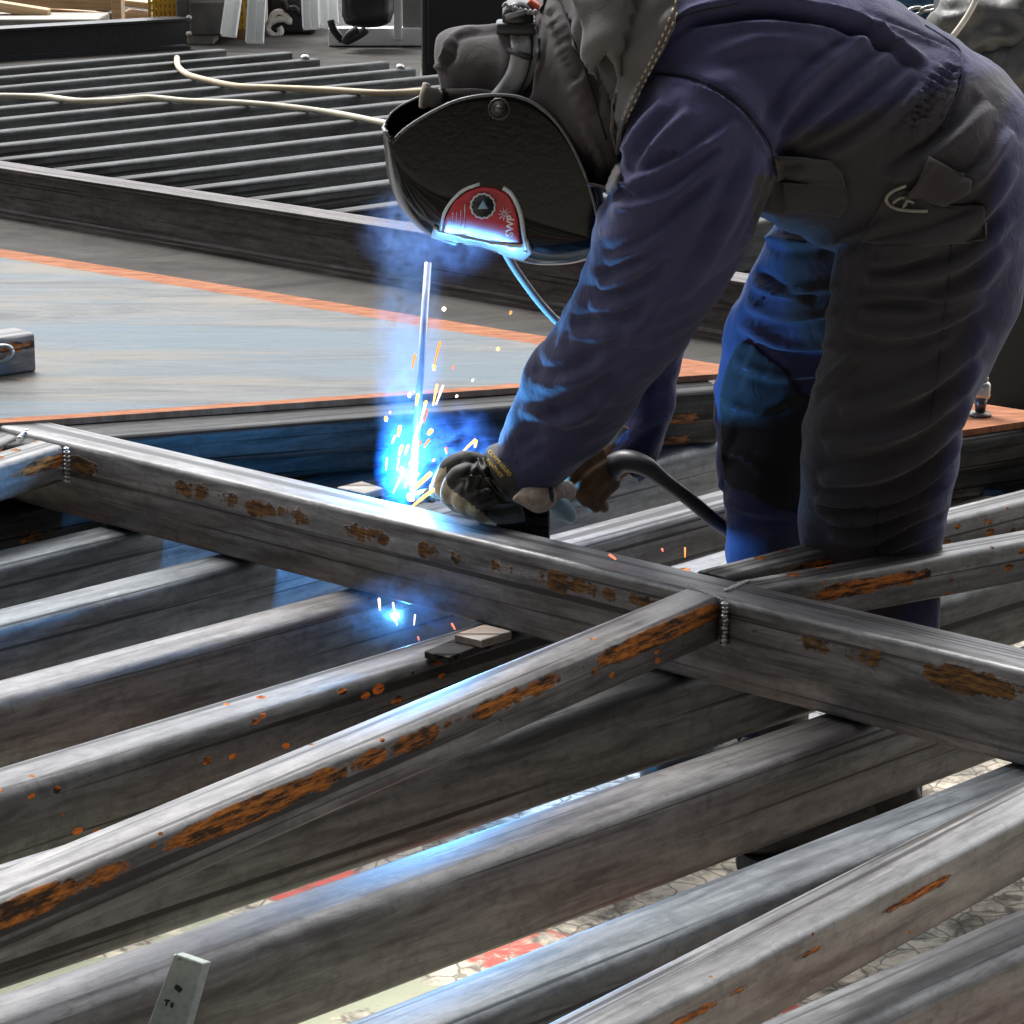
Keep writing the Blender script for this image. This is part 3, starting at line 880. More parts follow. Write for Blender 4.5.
# ------------------------------------------------------------------ the welder
def cloth(name, a, b, dirt, sc=1.0, weave=True, rough=.85):
    n = NT(name)
    big = n.noise(n.co(), 5, 5, .6, .6); fine = n.noise(n.co(), 380, 3, .6)
    c = n.mix(n.ramp(big, .35, .65), rgb(*a), rgb(*b))
    c = n.mix(n.math('MULTIPLY', n.ramp(n.noise(n.co(loc=(3, 1, 2)), 3.2, 5, .6, .4), .5, .68), .65), c, rgb(*dirt))
    w1 = n.noise(n.co((1, 1, 1), rot=(0, .5, 0)), 28, 4, .55, .9)
    h = n.math('ADD', n.math('MULTIPLY', fine, .12), w1)
    return n.set(col=c, rough=rough, sheen=.1, nor=n.bump(h, .0022*sc), spec=.25)
def coverall_mat():
    n = NT('navy_cotton')
    big = n.noise(n.co(), 5, 5, .6, .6); fine = n.noise(n.co(), 380, 3, .6)
    c = n.mix(n.ramp(big, .35, .65), rgb(.028, .030, .074), rgb(.042, .043, .102))
    at = n.N('ShaderNodeAttribute', attribute_name='brown_grey')
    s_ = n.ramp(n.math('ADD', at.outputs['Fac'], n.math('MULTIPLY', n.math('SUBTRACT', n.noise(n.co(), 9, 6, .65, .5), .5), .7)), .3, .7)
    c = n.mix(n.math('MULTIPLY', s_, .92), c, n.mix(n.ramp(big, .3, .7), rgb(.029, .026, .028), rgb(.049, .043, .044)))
    c = n.mix(n.math('MULTIPLY', n.ramp(n.noise(n.co(loc=(3, 1, 2)), 3.2, 5, .6, .4), .5, .68), .4), c, rgb(.034, .033, .052))
    w1 = n.noise(n.co(), 26, 5, .6, 1.2)
    return n.set(col=c, rough=.85, sheen=.12, nor=n.bump(n.math('ADD', n.math('MULTIPLY', fine, .12), w1), .003), spec=.2)
M['navy'] = coverall_mat()
M['navy_brown_grey'] = cloth('brown_grey_navy_cotton', (.032, .029, .033), (.050, .044, .048), (.036, .031, .030))  # brown grey tone for the pockets
M['knee'] = cloth('black_knee_cloth', (.008, .008, .010), (.013, .012, .015), (.010, .010, .012))
M['hood'] = cloth('flame_proof_hood_cloth', (.042, .036, .037), (.060, .052, .053), (.03, .026, .027))
M['denim'] = cloth('grey_denim', (.055, .052, .052), (.09, .085, .085), (.04, .038, .04))
M['seam'] = simple('dark_seam', (.012, .012, .02), .9)
M['stitch'] = simple('tan_stitching', (.38, .30, .20), .8)

person = empty('person', P(850, 872, 0), 'welder in navy coverall bending over the frame in a black welding mask', 'person')

bm = bmesh.new()
# trunk from the shoulders over the back to the seat
loft(bm, [(585, 20, 3.72, 60, .10), (640, 28, 3.71, 92, .15), (690, 48, 3.70, 110, .185), (745, 74, 3.69, 122, .195),
          (800, 98, 3.69, 122, .185), (850, 122, 3.69, 118, .175), (900, 146, 3.69, 116, .175), (945, 168, 3.69, 108, .165), (985, 195, 3.70, 72, .13)], 36, 4)
# seat and upper thighs
loft(bm, [(962, 120, 3.69, 46, .14), (958, 150, 3.68, 78, .165), (950, 190, 3.67, 96, .17), (935, 235, 3.66, 98, .14), (925, 270, 3.64, 88, .10)], 36, 4)
# near leg
loft(bm, [(945, 180, 3.63, 84, .10), (938, 230, 3.61, 92, .105), (926, 285, 3.615, 90, .100), (909, 340, 3.615, 82, .094), (892, 390, 3.62, 77, .09),
          (882, 440, 3.63, 77, .085), (876, 480, 3.655, 74, .075), (873, 520, 3.675, 71, .062), (871, 550, 3.685, 67, .055),
          (874, 600, 3.69, 63, .048), (876, 660, 3.68, 58, .045), (876, 720, 3.655, 52, .045), (874, 790, 3.64, 49, .05), (874, 822, 3.63, 50, .052)], 32, 4)
# far leg
loft(bm, [(905, 190, 3.78, 84, .10), (880, 230, 3.80, 88, .10), (850, 270, 3.83, 86, .11), (822, 310, 3.87, 80, .10), (800, 350, 3.89, 76, .095),
          (787, 395, 3.90, 70, .085), (782, 440, 3.90, 62, .08), (777, 490, 3.89, 55, .07), (772, 540, 3.88, 47, .058),
          (770, 590, 3.88, 44, .05), (768, 660, 3.87, 42, .045), (766, 730, 3.86, 42, .048), (766, 765, 3.85, 42, .05)], 32, 4)
# near arm
loft(bm, [(722, 78, 3.60, 58, .085), (712, 118, 3.55, 70, .088), (698, 160, 3.53, 74, .086), (682, 205, 3.53, 74, .080), (664, 250, 3.555, 70, .073),
          (642, 298, 3.60, 62, .067), (612, 345, 3.655, 56, .062), (580, 390, 3.71, 52, .060), (552, 428, 3.76, 46, .056), (536, 452, 3.785, 41, .053), (527, 464, 3.80, 38, .048)], 32, 4)
# far arm
loft(bm, [(690, 110, 3.84, 66, .08), (672, 170, 3.90, 62, .075), (658, 230, 3.95, 50, .066), (652, 290, 3.98, 44, .06), (646, 350, 3.98, 38, .055), (640, 400, 3.96, 34, .05), (628, 448, 3.93, 32, .046), (618, 462, 3.925, 30, .043)], 28, 4)
bm = fuse(bm, .0055, 6, .5)
bm.normal_update()
# fabric folds: strokes in the picture that follow the cloth; positive = ridge, negative = crease
def strokes_apply(bm, strokes, face=True, ymax=None):
    V = list(bm.verts)
    co = np.array([v.co for v in V]); no = np.array([v.normal for v in V])
    v = co-np.array(CAM); d = v@np.array(FW)
    px = 512+F*v[:, 0]/d; py = 512-F*(v@np.array(UP))/d
    vis = np.clip(-(no*v).sum(1)/np.linalg.norm(v, axis=1)*2.0+.15, 0, 1)
    disp = np.zeros(len(V))
    for pts, w, amp, yr in strokes:
        pts = catmull(pts, 5); best = np.full(len(V), 1e9); sd = np.zeros(len(V)); tt = np.zeros(len(V))
        n = len(pts)-1
        for i in range(n):
            ax, ay = pts[i]; bx, by = pts[i+1]
            ux, uy = bx-ax, by-ay; L2 = ux*ux+uy*uy+1e-9
            t = np.clip(((px-ax)*ux+(py-ay)*uy)/L2, 0, 1)
            ex, ey = px-(ax+t*ux), py-(ay+t*uy)
            dd = np.hypot(ex, ey); m = dd < best
            best[m] = dd[m]; tt[m] = (i+t[m])/n
            sd[m] = (np.sign(ux*ey-uy*ex)*dd)[m]
        taper = np.sin(np.clip(tt, 0.0, 1)*PI)**.5
        prof = np.exp(-(best/w)**2)-.65*np.exp(-((sd-w*1.5)/w)**2)*(best < w*5)
        k = prof*taper*amp*vis
        if yr is not None: k = k*(co[:, 1] < yr)
        disp += k*1.75
    for i, vv in enumerate(V):
        if disp[i]: vv.co += vv.normal*float(disp[i])
def field(bm, amp):
    """soft irregular drapery all round, running across the limbs"""
    for v in bm.verts:
        x, y, z = v.co
        px, py = proj(v.co)
        if px < 775 and py > 150 and x < .34 and y < 4.1 and px < 790-(py-150)*.2:      # sleeves: folds along and across
            u, w_ = x*.80+z*.6, -x*.6+z*.80
            n_ = noise.fractal(Vector((u*5+3, w_*17, y*8)), .8, 2, 3)
            v.co += v.normal*n_*.009*amp
        elif py > 240:                                                                   # legs: folds rising to the seat
            u, w_ = x*.88+z*.48, -x*.48+z*.88
            n_ = noise.fractal(Vector((u*4, w_*11+7, y*7)), .9, 2, 3)
            v.co += v.normal*n_*.008*amp
        else:
            u, w_ = x*.82+z*.57, -x*.57+z*.82
            n_ = noise.fractal(Vector((u*3.5, w_*14+3, y*7)), .8, 2, 3)
            v.co += v.normal*n_*.0055*amp
field(bm, 1.0)
near = 3.67
S = [
    # sleeve
    ([(655, 72), (690, 78), (728, 96), (757, 125), (772, 152)], 3.2, -.006, None),
    ([(770, 160), (762, 200), (740, 245)], 4, -.004, None),
    ([(760, 150), (735, 205), (712, 250), (680, 300)], 8, .006, near+.1),
    ([(740, 120), (700, 150), (650, 175), (615, 185)], 5, .006, None),
    ([(725, 150), (680, 190), (640, 205), (612, 205)], 6, .006, None),
    ([(720, 180), (675, 225), (640, 250), (606, 262)], 6, .0075, None),
    ([(705, 210), (660, 255), (620, 280), (598, 285)], 7, .007, None),
    ([(690, 240), (650, 290), (615, 305), (590, 305)], 7, .007, None),
    ([(680, 275), (640, 320), (600, 335), (570, 335)], 8, .007, None),
    ([(665, 100), (640, 130), (622, 165)], 6, .007, None),
    ([(690, 110), (660, 140), (634, 178)], 6, .006, None),
    ([(655, 315), (610, 360), (560, 385), (530, 380)], 8, .006, None),
    ([(640, 350), (600, 400), (560, 425)], 8, .005, None),
    ([(600, 410), (560, 420), (520, 410)], 6, .004, None),
    ([(622, 140), (618, 170), (640, 200)], 4, .005, None),
    # back yoke and waist
    ([(668, 30), (700, 10), (760, 5), (820, 12), (868, 26), (898, 46), (925, 62)], 5, .011, None),
    ([(690, 24), (760, 16), (830, 24), (880, 42)], 5, -.010, None),
    ([(880, 30), (830, 60), (790, 100), (770, 140)], 7, .007, None),
    ([(900, 45), (850, 85), (810, 120), (785, 145)], 7, .007, None),
    ([(915, 68), (870, 105), (830, 130), (790, 155)], 6, .006, None),
    ([(925, 85), (880, 125), (830, 152), (800, 160)], 6, .006, None),
    ([(700, 60), (760, 40), (830, 45)], 9, .005, None),
    ([(862, 10), (912, 30), (958, 52), (961, 75), (952, 110), (930, 140), (905, 155)], 2.6, -.005, None),
    # hips, seat and trousers
    ([(990, 105), (955, 140), (920, 165), (890, 180)], 8, .009, None),
    ([(1010, 130), (985, 170), (960, 190)], 7, .007, None),
    ([(1015, 165), (980, 215), (930, 240), (880, 250)], 7, .008, None),
    ([(1010, 215), (975, 255), (920, 275), (865, 280)], 7, .008, None),
    ([(1005, 250), (970, 290), (920, 310), (860, 310)], 8, .008, None),
    ([(870, 262), (900, 262), (935, 250)], 5, .007, None),
    ([(855, 297), (890, 296), (940, 296), (975, 280)], 5, .008, None),
    ([(845, 325), (890, 335), (940, 325), (985, 300)], 6, .007, None),
    ([(985, 330), (950, 370), (900, 395), (840, 410)], 8, .009, None),
    ([(980, 360), (945, 405), (890, 435), (825, 445)], 8, .010, None),
    ([(972, 395), (940, 440), (885, 470), (820, 480)], 8, .009, None),
    ([(965, 430), (930, 475), (880, 500), (815, 500)], 6, .009, None),
    ([(958, 470), (920, 500), (875, 515), (830, 520)], 5, .009, None),
    ([(950, 500), (905, 520), (870, 540), (830, 535)], 5, .008, None),
    ([(945, 525), (910, 538), (880, 552)], 5, .006, None),
    ([(812, 395), (840, 370), (860, 350)], 5, .006, None),
    ([(818, 505), (850, 515), (872, 500)], 4, -.005, None),
    # far leg
    ([(752, 285), (790, 292), (840, 285)], 5, .008, None),
    ([(745, 305), (785, 318), (838, 312)], 5, .007, None),
    ([(738, 325), (780, 345), (835, 345)], 5, .007, None),
    ([(755, 268), (775, 285), (815, 300)], 4, -.006, None),
    ([(735, 360), (770, 375), (830, 372)], 5, .006, None),
    ([(722, 400), (750, 412), (790, 400)], 4, .006, None),
    ([(720, 448), (740, 455), (762, 470)], 4, .007, None),
    ([(724, 500), (755, 512), (795, 515)], 5, .005, None),
    # belly
    ([(745, 232), (790, 243), (840, 238), (890, 225)], 5, .007, None),
    ([(760, 180), (800, 170), (850, 172)], 5, .005, None),
]
# elastic gathers at the waist
for k in range(15):
    t = k/14; cx_, cy_ = 955-t*45-10*math.sin(t*3), 68+t*86
    S.append(([(cx_-11, cy_-7), (cx_, cy_+1), (cx_+11, cy_+4)], 1.9, .0028, None))
    S.append(([(cx_-22, cy_-4), (cx_-14, cy_+3), (cx_-6, cy_+5)], 1.8, .0023, None))
strokes_apply(bm, S)
# flank and front of the thighs turn from navy to brown grey, per vertex
me_s = None
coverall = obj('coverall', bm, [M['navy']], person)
at_ = coverall.data.attributes.new('brown_grey', 'FLOAT', 'POINT')
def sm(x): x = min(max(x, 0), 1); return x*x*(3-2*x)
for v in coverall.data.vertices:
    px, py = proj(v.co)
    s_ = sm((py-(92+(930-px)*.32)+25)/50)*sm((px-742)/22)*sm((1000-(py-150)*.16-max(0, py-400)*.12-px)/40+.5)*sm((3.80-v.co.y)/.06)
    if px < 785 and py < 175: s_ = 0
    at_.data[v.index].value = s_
for p_ in coverall.data.polygons:
    px, py = proj(p_.center)
    wob = 16*noise.noise(p_.center*9)
    if False and (py > 92+(930-px)*.32+wob and px > 742 and p_.center.y < 3.76 and px < 1003-(py-150)*.16-max(0, py-400)*.12+wob) and not (px < 775 and py < 160):
        p_.material_index = 1
dg = bpy.context.evaluated_depsgraph_get()
def tree(*obs):
    vs, fs = [], []
    for o in obs:
        bpy.context.view_layer.update()
        ev = o.evaluated_get(bpy.context.evaluated_depsgraph_get()); me = ev.to_mesh(); b = len(vs)
        mw = parent_matrix(o)
        vs += [mw @ v.co for v in me.vertices]; fs += [[i+b for i in p.vertices] for p in me.polygons]
        ev.to_mesh_clear()
    return BVHTree.FromPolygons(vs, fs)
def inpoly(x, y, poly):
    c = False; n = len(poly)
    for i in range(n):
        x1, y1 = poly[i]; x2, y2 = poly[i-1]
        if (y1 > y) != (y2 > y) and x < (x2-x1)*(y-y1)/(y2-y1)+x1: c = not c
    return c
def patch(name, poly, tr, off, th, mat, parent, step=3.0, bulge=0, smooth_poly=True, crump=0, ymin=0):
    """piece of material lying on a body: outline poly is laid on the surface of tree tr"""
    if smooth_poly:
        q = catmull(poly+[poly[0]], 4)[:-1]; poly = [(float(a[0]), float(a[1])) for a in q]
    vs = [Vector(p) for p in poly]; n = len(vs)
    xs = [p[0] for p in poly]; ys_ = [p[1] for p in poly]
    x = min(xs)+step/2
    while x < max(xs):
        y = min(ys_)+step/2
        while y < max(ys_):
            if inpoly(x, y, poly) and all((Vector((x, y))-v).length > step*.55 for v in vs[:n]): vs.append(Vector((x, y)))
            y += step
        x += step
    r = delaunay_2d_cdt(vs, [(k, (k+1) % n) for k in range(n)], [], 1, 1e-4)
    bm = bmesh.new(); V = []
    last = None
    for p in r[0]:
        d = ray(p.x, p.y).normalized()
        h = tr.ray_cast(CAM, d)
        while h[0] is not None and h[0].y < ymin: h = tr.ray_cast(h[0]+d*.002, d)
        if h[0] is None:
            h = (CAM+d*((last-CAM).length if last else 3.7), -d)
        last = h[0]
        nn = h[1] if h[1].dot(d) < 0 else -h[1]
        k = 0
        if bulge:
            e = min(((p-v).length for v in vs[:n])); k = bulge*(1-math.exp(-e/7))
        if crump: k += crump*noise.fractal(Vector((p.x*.026, p.y*.026, .3)), 1, 2, 2)
        nb = (nn*.4-d*.6).normalized()
        V.append(bm.verts.new(h[0]+nb*(off+k)))
    for f in r[2]:
        bm.faces.new([V[i] for i in f])
    bm.normal_update()
    if sum(f.normal.dot(f.calc_center_median()-CAM) for f in bm.faces) > 0: bmesh.ops.reverse_faces(bm, faces=bm.faces)
    bmesh.ops.smooth_vert(bm, verts=[v for v in bm.verts if not v.is_boundary], factor=.5, use_axis_x=True, use_axis_y=True, use_axis_z=True)
    o = obj(name, bm, mat, parent); solid(o, th, -1)
    return o
tcov = tree(coverall)
def on(tr, pts, off, n=4):
    out = []
    for p in catmull(pts, n):
        d = ray(p[0], p[1]).normalized(); h = tr.ray_cast(CAM, d)
        if h[0] is not None: out.append(h[0]+(-d)*off)
    return out
def seam(name, pts, tr, r, mat, parent, off=.0005):
    bm = bmesh.new(); add_tube(bm, on(tr, pts, off, 5), r, 6, 1)
    return obj(name, bm, mat, parent)
kp = patch('knee_piece', [(738, 346), (746, 341), (765, 355), (790, 375), (806, 396), (845, 397), (850, 440), (846, 480), (846, 512), (815, 514), (770, 504), (748, 491), (726, 482), (722, 440), (721, 400), (729, 365)],
           tcov, .0045, .004, M['knee'], coverall, ymin=3.76)  # black piece laid over the front of the far knee
tag(kp, 'black piece over the far knee')
pk = patch('hip_pocket', [(884, 196), (905, 188), (935, 205), (985, 206), (986, 240), (925, 246), (862, 243), (872, 220)], tcov, .004, .005, M['navy_brown_grey'], coverall, bulge=.003, smooth_poly=False)
fl = patch('pocket_flap', [(930, 157), (952, 168), (972, 181), (970, 190), (945, 206), (931, 203), (922, 198), (903, 199), (917, 180)], tcov, .010, .004, M['hood'], coverall, bulge=.006, smooth_poly=False)
tag(fl, 'grey leather pocket flap curling down')
bm = bmesh.new()
add_tube(bm, on(tcov, [(906, 186), (892, 192), (886, 200), (894, 208), (912, 211), (928, 211)], .010), .0022, 6, 1)
add_tube(bm, on(tcov, [(893, 203), (900, 198), (907, 199), (905, 206)], .009), .002, 6, 1)
add_tube(bm, on(tcov, [(903, 208), (908, 201), (914, 203)], .009), .002, 6, 1)
obj('pocket_lining', bm, simple('pale_lining', (.22, .21, .18), .8), coverall)
patch('chest_pocket', [(782, 168), (800, 166), (828, 172), (846, 185), (850, 200), (840, 217), (815, 214), (784, 210)], tcov, .003, .004, M['navy_brown_grey'], coverall, bulge=.004, smooth_poly=False, crump=.003)
patch('chest_pocket_flap', [(772, 158), (830, 160), (842, 172), (845, 186), (815, 184), (774, 182)], tcov, .008, .004, M['navy_brown_grey'], coverall, bulge=.003, smooth_poly=False)
seam('side_seam', [(951, 245), (949, 275), (944, 320), (938, 370), (930, 420)], tcov, .0011, M['seam'], coverall, .0)
seam('side_seam', [(878, 500), (876, 530), (876, 555)], tcov, .0011, M['seam'], coverall, .0)
seam('armhole_seam', [(652, 74), (690, 77), (728, 95), (757, 124), (772, 150), (770, 180)], tcov, .0012, M['seam'], coverall, .0)
seam('yoke_seam', [(668, 28), (690, 14), (740, 3)], tcov, .0016, M['seam'], coverall, .0)
seam('waist_seam', [(925, 25), (958, 47), (963, 66), (958, 92), (945, 122)], tcov, .001, M['navy'], coverall, .002)

# hood over head and neck
bm = bmesh.new()
loft(bm, [(440, 74, 3.78, 34, .05), (450, 73, 3.78, 43, .068), (462, 74, 3.78, 47, .08), (482, 77, 3.78, 50, .092), (508, 82, 3.78, 64, .10),
          (540, 90, 3.77, 78, .098), (572, 88, 3.76, 92, .105), (604, 78, 3.75, 104, .125), (640, 62, 3.73, 104, .14)], 36, 5)
bm = fuse(bm, .0045, 5)
for v in bm.verts:
    v.co += v.normal*noise.fractal(Vector((v.co.x*9, v.co.y*9, v.co.z*12)), .9, 2, 3)*.004
strokes_apply(bm, [
    ([(440, 62), (447, 55), (449, 45), (455, 38)], 3.5, .007, None), ([(428, 80), (434, 68), (446, 70)], 3, .006, None),
    ([(448, 38), (470, 30), (500, 27), (515, 28)], 3, .004, None),
    ([(560, 0), (575, 40), (590, 75), (600, 110)], 4, -.009, None), ([(548, 30), (540, 60), (528, 92)], 4, .006, None),
    ([(556, 10), (566, 45), (578, 75)], 3, .003, None), ([(585, 120), (598, 150), (604, 180)], 4, .006, None),
    ([(600, 60), (585, 80), (583, 100)], 4, .006, None)])
hood = obj('hood', bm, M['hood'], person)
tag(hood, 'dark brownish grey cloth hood covering head and neck')
thood = tree(hood, coverall)
# cape of the hood hanging over the shoulder and down beside the mask
cape = patch('hood_cape', [(538, 20), (552, -12), (600, -14), (640, -12), (632, 30), (624, 80), (616, 130), (622, 165), (619, 190), (612, 196), (600, 185), (578, 178), (560, 150), (522, 128), (532, 92)],
             thood, .012, .003, M['hood'], hood, bulge=.006, crump=.003)
seam('cape_seam', [(560, -4), (572, 35), (590, 85), (606, 140)], tree(cape), .0014, M['seam'], hood, .001)
tcol = tree(hood, coverall, cape)
col = patch('denim_collar', [(572, -14), (690, -14), (682, 10), (668, 48), (652, 82), (640, 108), (628, 128), (618, 150), (612, 128), (615, 100), (624, 78), (618, 62), (611, 52), (600, 66), (592, 80), (584, 60), (588, 30)],
            tcol, .022, .004, M['denim'], person, bulge=.010, crump=.006, smooth_poly=False, step=4)
tag(col, 'grey denim collar flap with tan double stitching')
tc2 = tree(col)
for o_ in (0, 5):
    bm = bmesh.new(); pp = on(tc2, [(683-o_, -5), (670-o_, 30), (655-o_, 62), (640-o_, 92), (626-o_, 122)], .001, 9)
    for i in range(0, len(pp)-1, 2):
        add_cyl(bm, pp[i], pp[i+1], .0011, None, 6)
    obj('stitching', bm, M['stitch'], col)

# welding mask
M['mask'] = simple('glossy_black_plastic', (.003, .0032, .0035), .15, 0, 90, .3, .00012, 0)
M['mask'].node_tree.nodes['Principled BSDF'].inputs['Specular IOR Level'].default_value = .22
Ym_ = 3.76
Fp = [(383, 128), (384, 148), (387, 172), (395, 198), (410, 220), (432, 237), (462, 243), (492, 250), (515, 260), (540, 265), (570, 264), (592, 258), (603, 248)]
Rp = [(392, 143), (402, 132), (417, 121), (436, 110), (456, 101), (478, 96), (500, 95), (522, 98), (542, 109), (560, 127), (578, 158), (592, 195), (602, 240)]
Fc, Rc = catmull(Fp, 5), catmull(Rp, 5)
bm = bmesh.new(); rows = []
NU = 46
for ti, (f, r_) in enumerate(zip(Fc, Rc)):
    row = []
    for j in range(-NU, NU+1):
        u = j/NU; a_ = abs(u)
        k = min(a_/.62, 1)
        th_ = k*PI/2
        yy = math.sin(th_)**.85
        along = (1-math.cos(th_))*.30
        if a_ > .62: along = .30+(a_-.62)/.38*.70
        else: yy = max(yy, 0)
        Yv = Ym_-math.copysign(1, -u if u else 1)*0 - (-1 if u < 0 else 1)*.125*yy if u else Ym_
        up_ = 30*(1-.6*min(ti/25, 1)) if u < 0 else 0
        px = f[0]+(r_[0]-f[0])*along; py = f[1]+(r_[1]-up_-f[1])*along
        row.append(bm.verts.new(D(px, py, Yv)))
    rows.append(row)
for A, B in zip(rows, rows[1:]):
    for k in range(len(A)-1):
        bm.faces.new((A[k], A[k+1], B[k+1], B[k]))
bm.normal_update()
bmesh.ops.recalc_face_normals(bm, faces=bm.faces)
mask = empty('welding_mask', D(500, 180, Ym_), None, None)
mask.parent = person; mask.matrix_parent_inverse = parent_matrix(person).inverted()
shell = obj('mask_shell', bm, M['mask'], mask)
c_ = sum((p.normal.dot(p.center-D(500, 150, Ym_)) for p in shell.data.polygons))
if c_ < 0: shell.data.flip_normals()
solid(shell, .0035, -1)
tm = tree(shell)
# bright rim bead along the edge of the shell
rim = [D(r_[0], r_[1], Ym_-.125) for r_ in Rc]
bm = bmesh.new(); add_tube(bm, rim, .0022, 8, 1)
rimf = [D(r_[0], r_[1]-30*(1-.6*min(i_/25, 1)), Ym_+.125) for i_, r_ in enumerate(Rc)]
add_tube(bm, rimf, .0022, 8, 1)
top = []
for j in range(-NU, NU+1): top.append(None)
add_tube(bm, [v for v in [Vector(x) for x in [
    parent_matrix(shell) @ shell.data.vertices[i].co for i in range(0, 2*NU+1, 3)]]], .0022, 8, 1)
obj('rim', bm, simple('grey_rim_plastic', (.12, .12, .125), .25, 0, 50, .2), mask)
# red printed side panel
M['red'] = simple('red_label', (.50, .025, .04), .35, 0, 50, .1, .0001)
lab = patch('side_label', [(442, 232), (446, 216), (454, 202), (466, 192), (480, 187), (495, 188), (507, 194), (514, 206), (518, 222), (520, 242), (492, 240), (465, 234)], tm, .004, .004, M['red'], mask, smooth_poly=False, step=2.2)
tag(lab, 'red half-round label with white lettering')
M['pale_plastic'] = simple('pale_plastic', (.55, .6, .62), .3)
patch('window_frame', [(434, 226), (440, 230), (465, 236), (492, 242), (521, 245), (528, 240), (532, 252), (524, 259), (505, 254), (480, 247), (452, 242), (432, 236)], tm, .005, .006, M['pale_plastic'], mask, smooth_poly=False, step=2.2)
bm = bmesh.new(); add_tube(bm, on(tm, [(441, 230), (444, 214), (452, 201), (464, 190), (480, 184)], .003), .0022, 8, 1)
add_tube(bm, on(tm, [(503, 188), (512, 195), (520, 212), (524, 235), (527, 250)], .003), .003, 8, 1)
obj('label_frame', bm, M['pale_plastic'], mask)
tl = tree(lab)
def face_knob(name, px, py, tr, r, dep, mat, ringmat):
    d = ray(px, py).normalized(); h = tr.ray_cast(CAM, d); c = h[0]; nn = -d
    bm = bmesh.new()
    add_cyl(bm, c-nn*.002, c+nn*dep, r, r*.86, 16, .0012)
    o = obj(name, bm, mat, mask)
    # knurled ring
    bm = bmesh.new(); s = nn.orthogonal().normalized(); t = nn.cross(s)
    ring = [c+nn*(dep*.9)+(s*math.cos(2*PI*k/28)+t*math.sin(2*PI*k/28))*r*(.95 if k % 2 else .86) for k in range(28)]
    add_tube(bm, ring+[ring[0]], .0013, 6, 1)
    o2 = obj('knob_ring', bm, ringmat, mask)
    return c, nn, s, t
c, nn, s, t = face_knob('knob', 483, 206, tl, .0165, .010, M['black_metal'], M['pale_plastic'])
bm = bmesh.new(); add_cyl(bm, c+nn*.009, c+nn*.0115, .0085, .006, 3, .0008)
obj('knob_pointer', bm, simple('pale_blue_plastic', (.25, .45, .6), .35), mask)
tmm = tree(shell)
face_knob('pivot_knob', 499, 109, tmm, .014, .010, M['black_metal'], M['oil_steel'])
d = ray(499, 109).normalized(); h = tmm.ray_cast(CAM, d)
bm = bmesh.new(); add_cyl(bm, h[0]-d*.009, h[0]-d*.014, .006, .005, 6, .0006)
obj('pivot_screw', bm, M['oil_steel'], mask)
for q_ in ((598, 246), (526, 250)):
    h = tmm.ray_cast(CAM, ray(*q_).normalized())
    if h[0] is not None:
        bm = bmesh.new(); dd = ray(*q_).normalized(); add_cyl(bm, h[0]+dd*.002, h[0]-dd*.007, .004, .003, 12, .0008)
        obj('rivet', bm, M['zinc'], mask)
# lettering on the label
def lettering(txt, cx_, cy_, size, rot, tr, mat, parent, name='lettering', off=.0006, bold=0.0):
    cu = bpy.data.curves.new('t', 'FONT'); cu.body = txt; cu.align_x = 'CENTER'; cu.align_y = 'CENTER'; cu.size = 1; cu.offset = bold; cu.resolution_u = 4
    o = bpy.data.objects.new('t', cu); C.objects.link(o)
    bpy.context.view_layer.update()
    me = o.evaluated_get(bpy.context.evaluated_depsgraph_get()).to_mesh()
    b = bmesh.new(); b.from_mesh(me)
    bmesh.ops.triangulate(b, faces=b.faces)
    bmesh.ops.subdivide_edges(b, edges=[e for e in b.edges if e.calc_length() > .25], cuts=1)
    ca, sa = math.cos(rot), math.sin(rot)
    for v in b.verts:
        x, y = v.co.x*size, v.co.y*size
        px = cx_+x*ca+y*sa; py = cy_-(-x*sa+y*ca)*1.0
        dd = ray(px, py).normalized(); h = tr.ray_cast(CAM, dd)
        v.co = (h[0]-dd*off) if h[0] is not None else CAM+dd*3.6
    bmesh.ops.recalc_face_normals(b, faces=b.faces)
    bpy.data.objects.remove(o)
    o = obj(name, b, mat, parent, smooth=False)
    for p_ in o.data.polygons: pass
    return solid(o, .0004, 0)
M['white_print'] = simple('white_print', (.75, .75, .76), .5)
lettering('SWP', 510.5, 226, 10.5, -PI/2*.96, tl, M['white_print'], mask, bold=.02)
bm = bmesh.new()
for k in range(9):
    a_ = 2*PI*k/9+.3
    p0_, p1_ = on(tl, [(504.5+1.2*math.cos(a_), 214+1.2*math.sin(a_)), (504.5+6.5*math.cos(a_), 214+6.5*math.sin(a_))], .0008, 1)
    add_cyl(bm, p0_, p1_, .0006, .0004, 5)
obj('sunburst_mark', bm, M['white_print'], mask)
bm = bmesh.new()
for i, x in enumerate((453, 457, 461, 465)):
    y = 203+i*.5
    while y < 222+i*1.5:
        L = random.uniform(1, 2.6)
        if i in (3,) or y > 210:
            q_ = on(tl, [(x, y), (x-.4, y+L)], .0008, 1)
            if len(q_) == 2: add_cyl(bm, q_[0], q_[1], .00055, None, 5)
        y += L+.8
obj('small_print', bm, M['white_print'], mask)

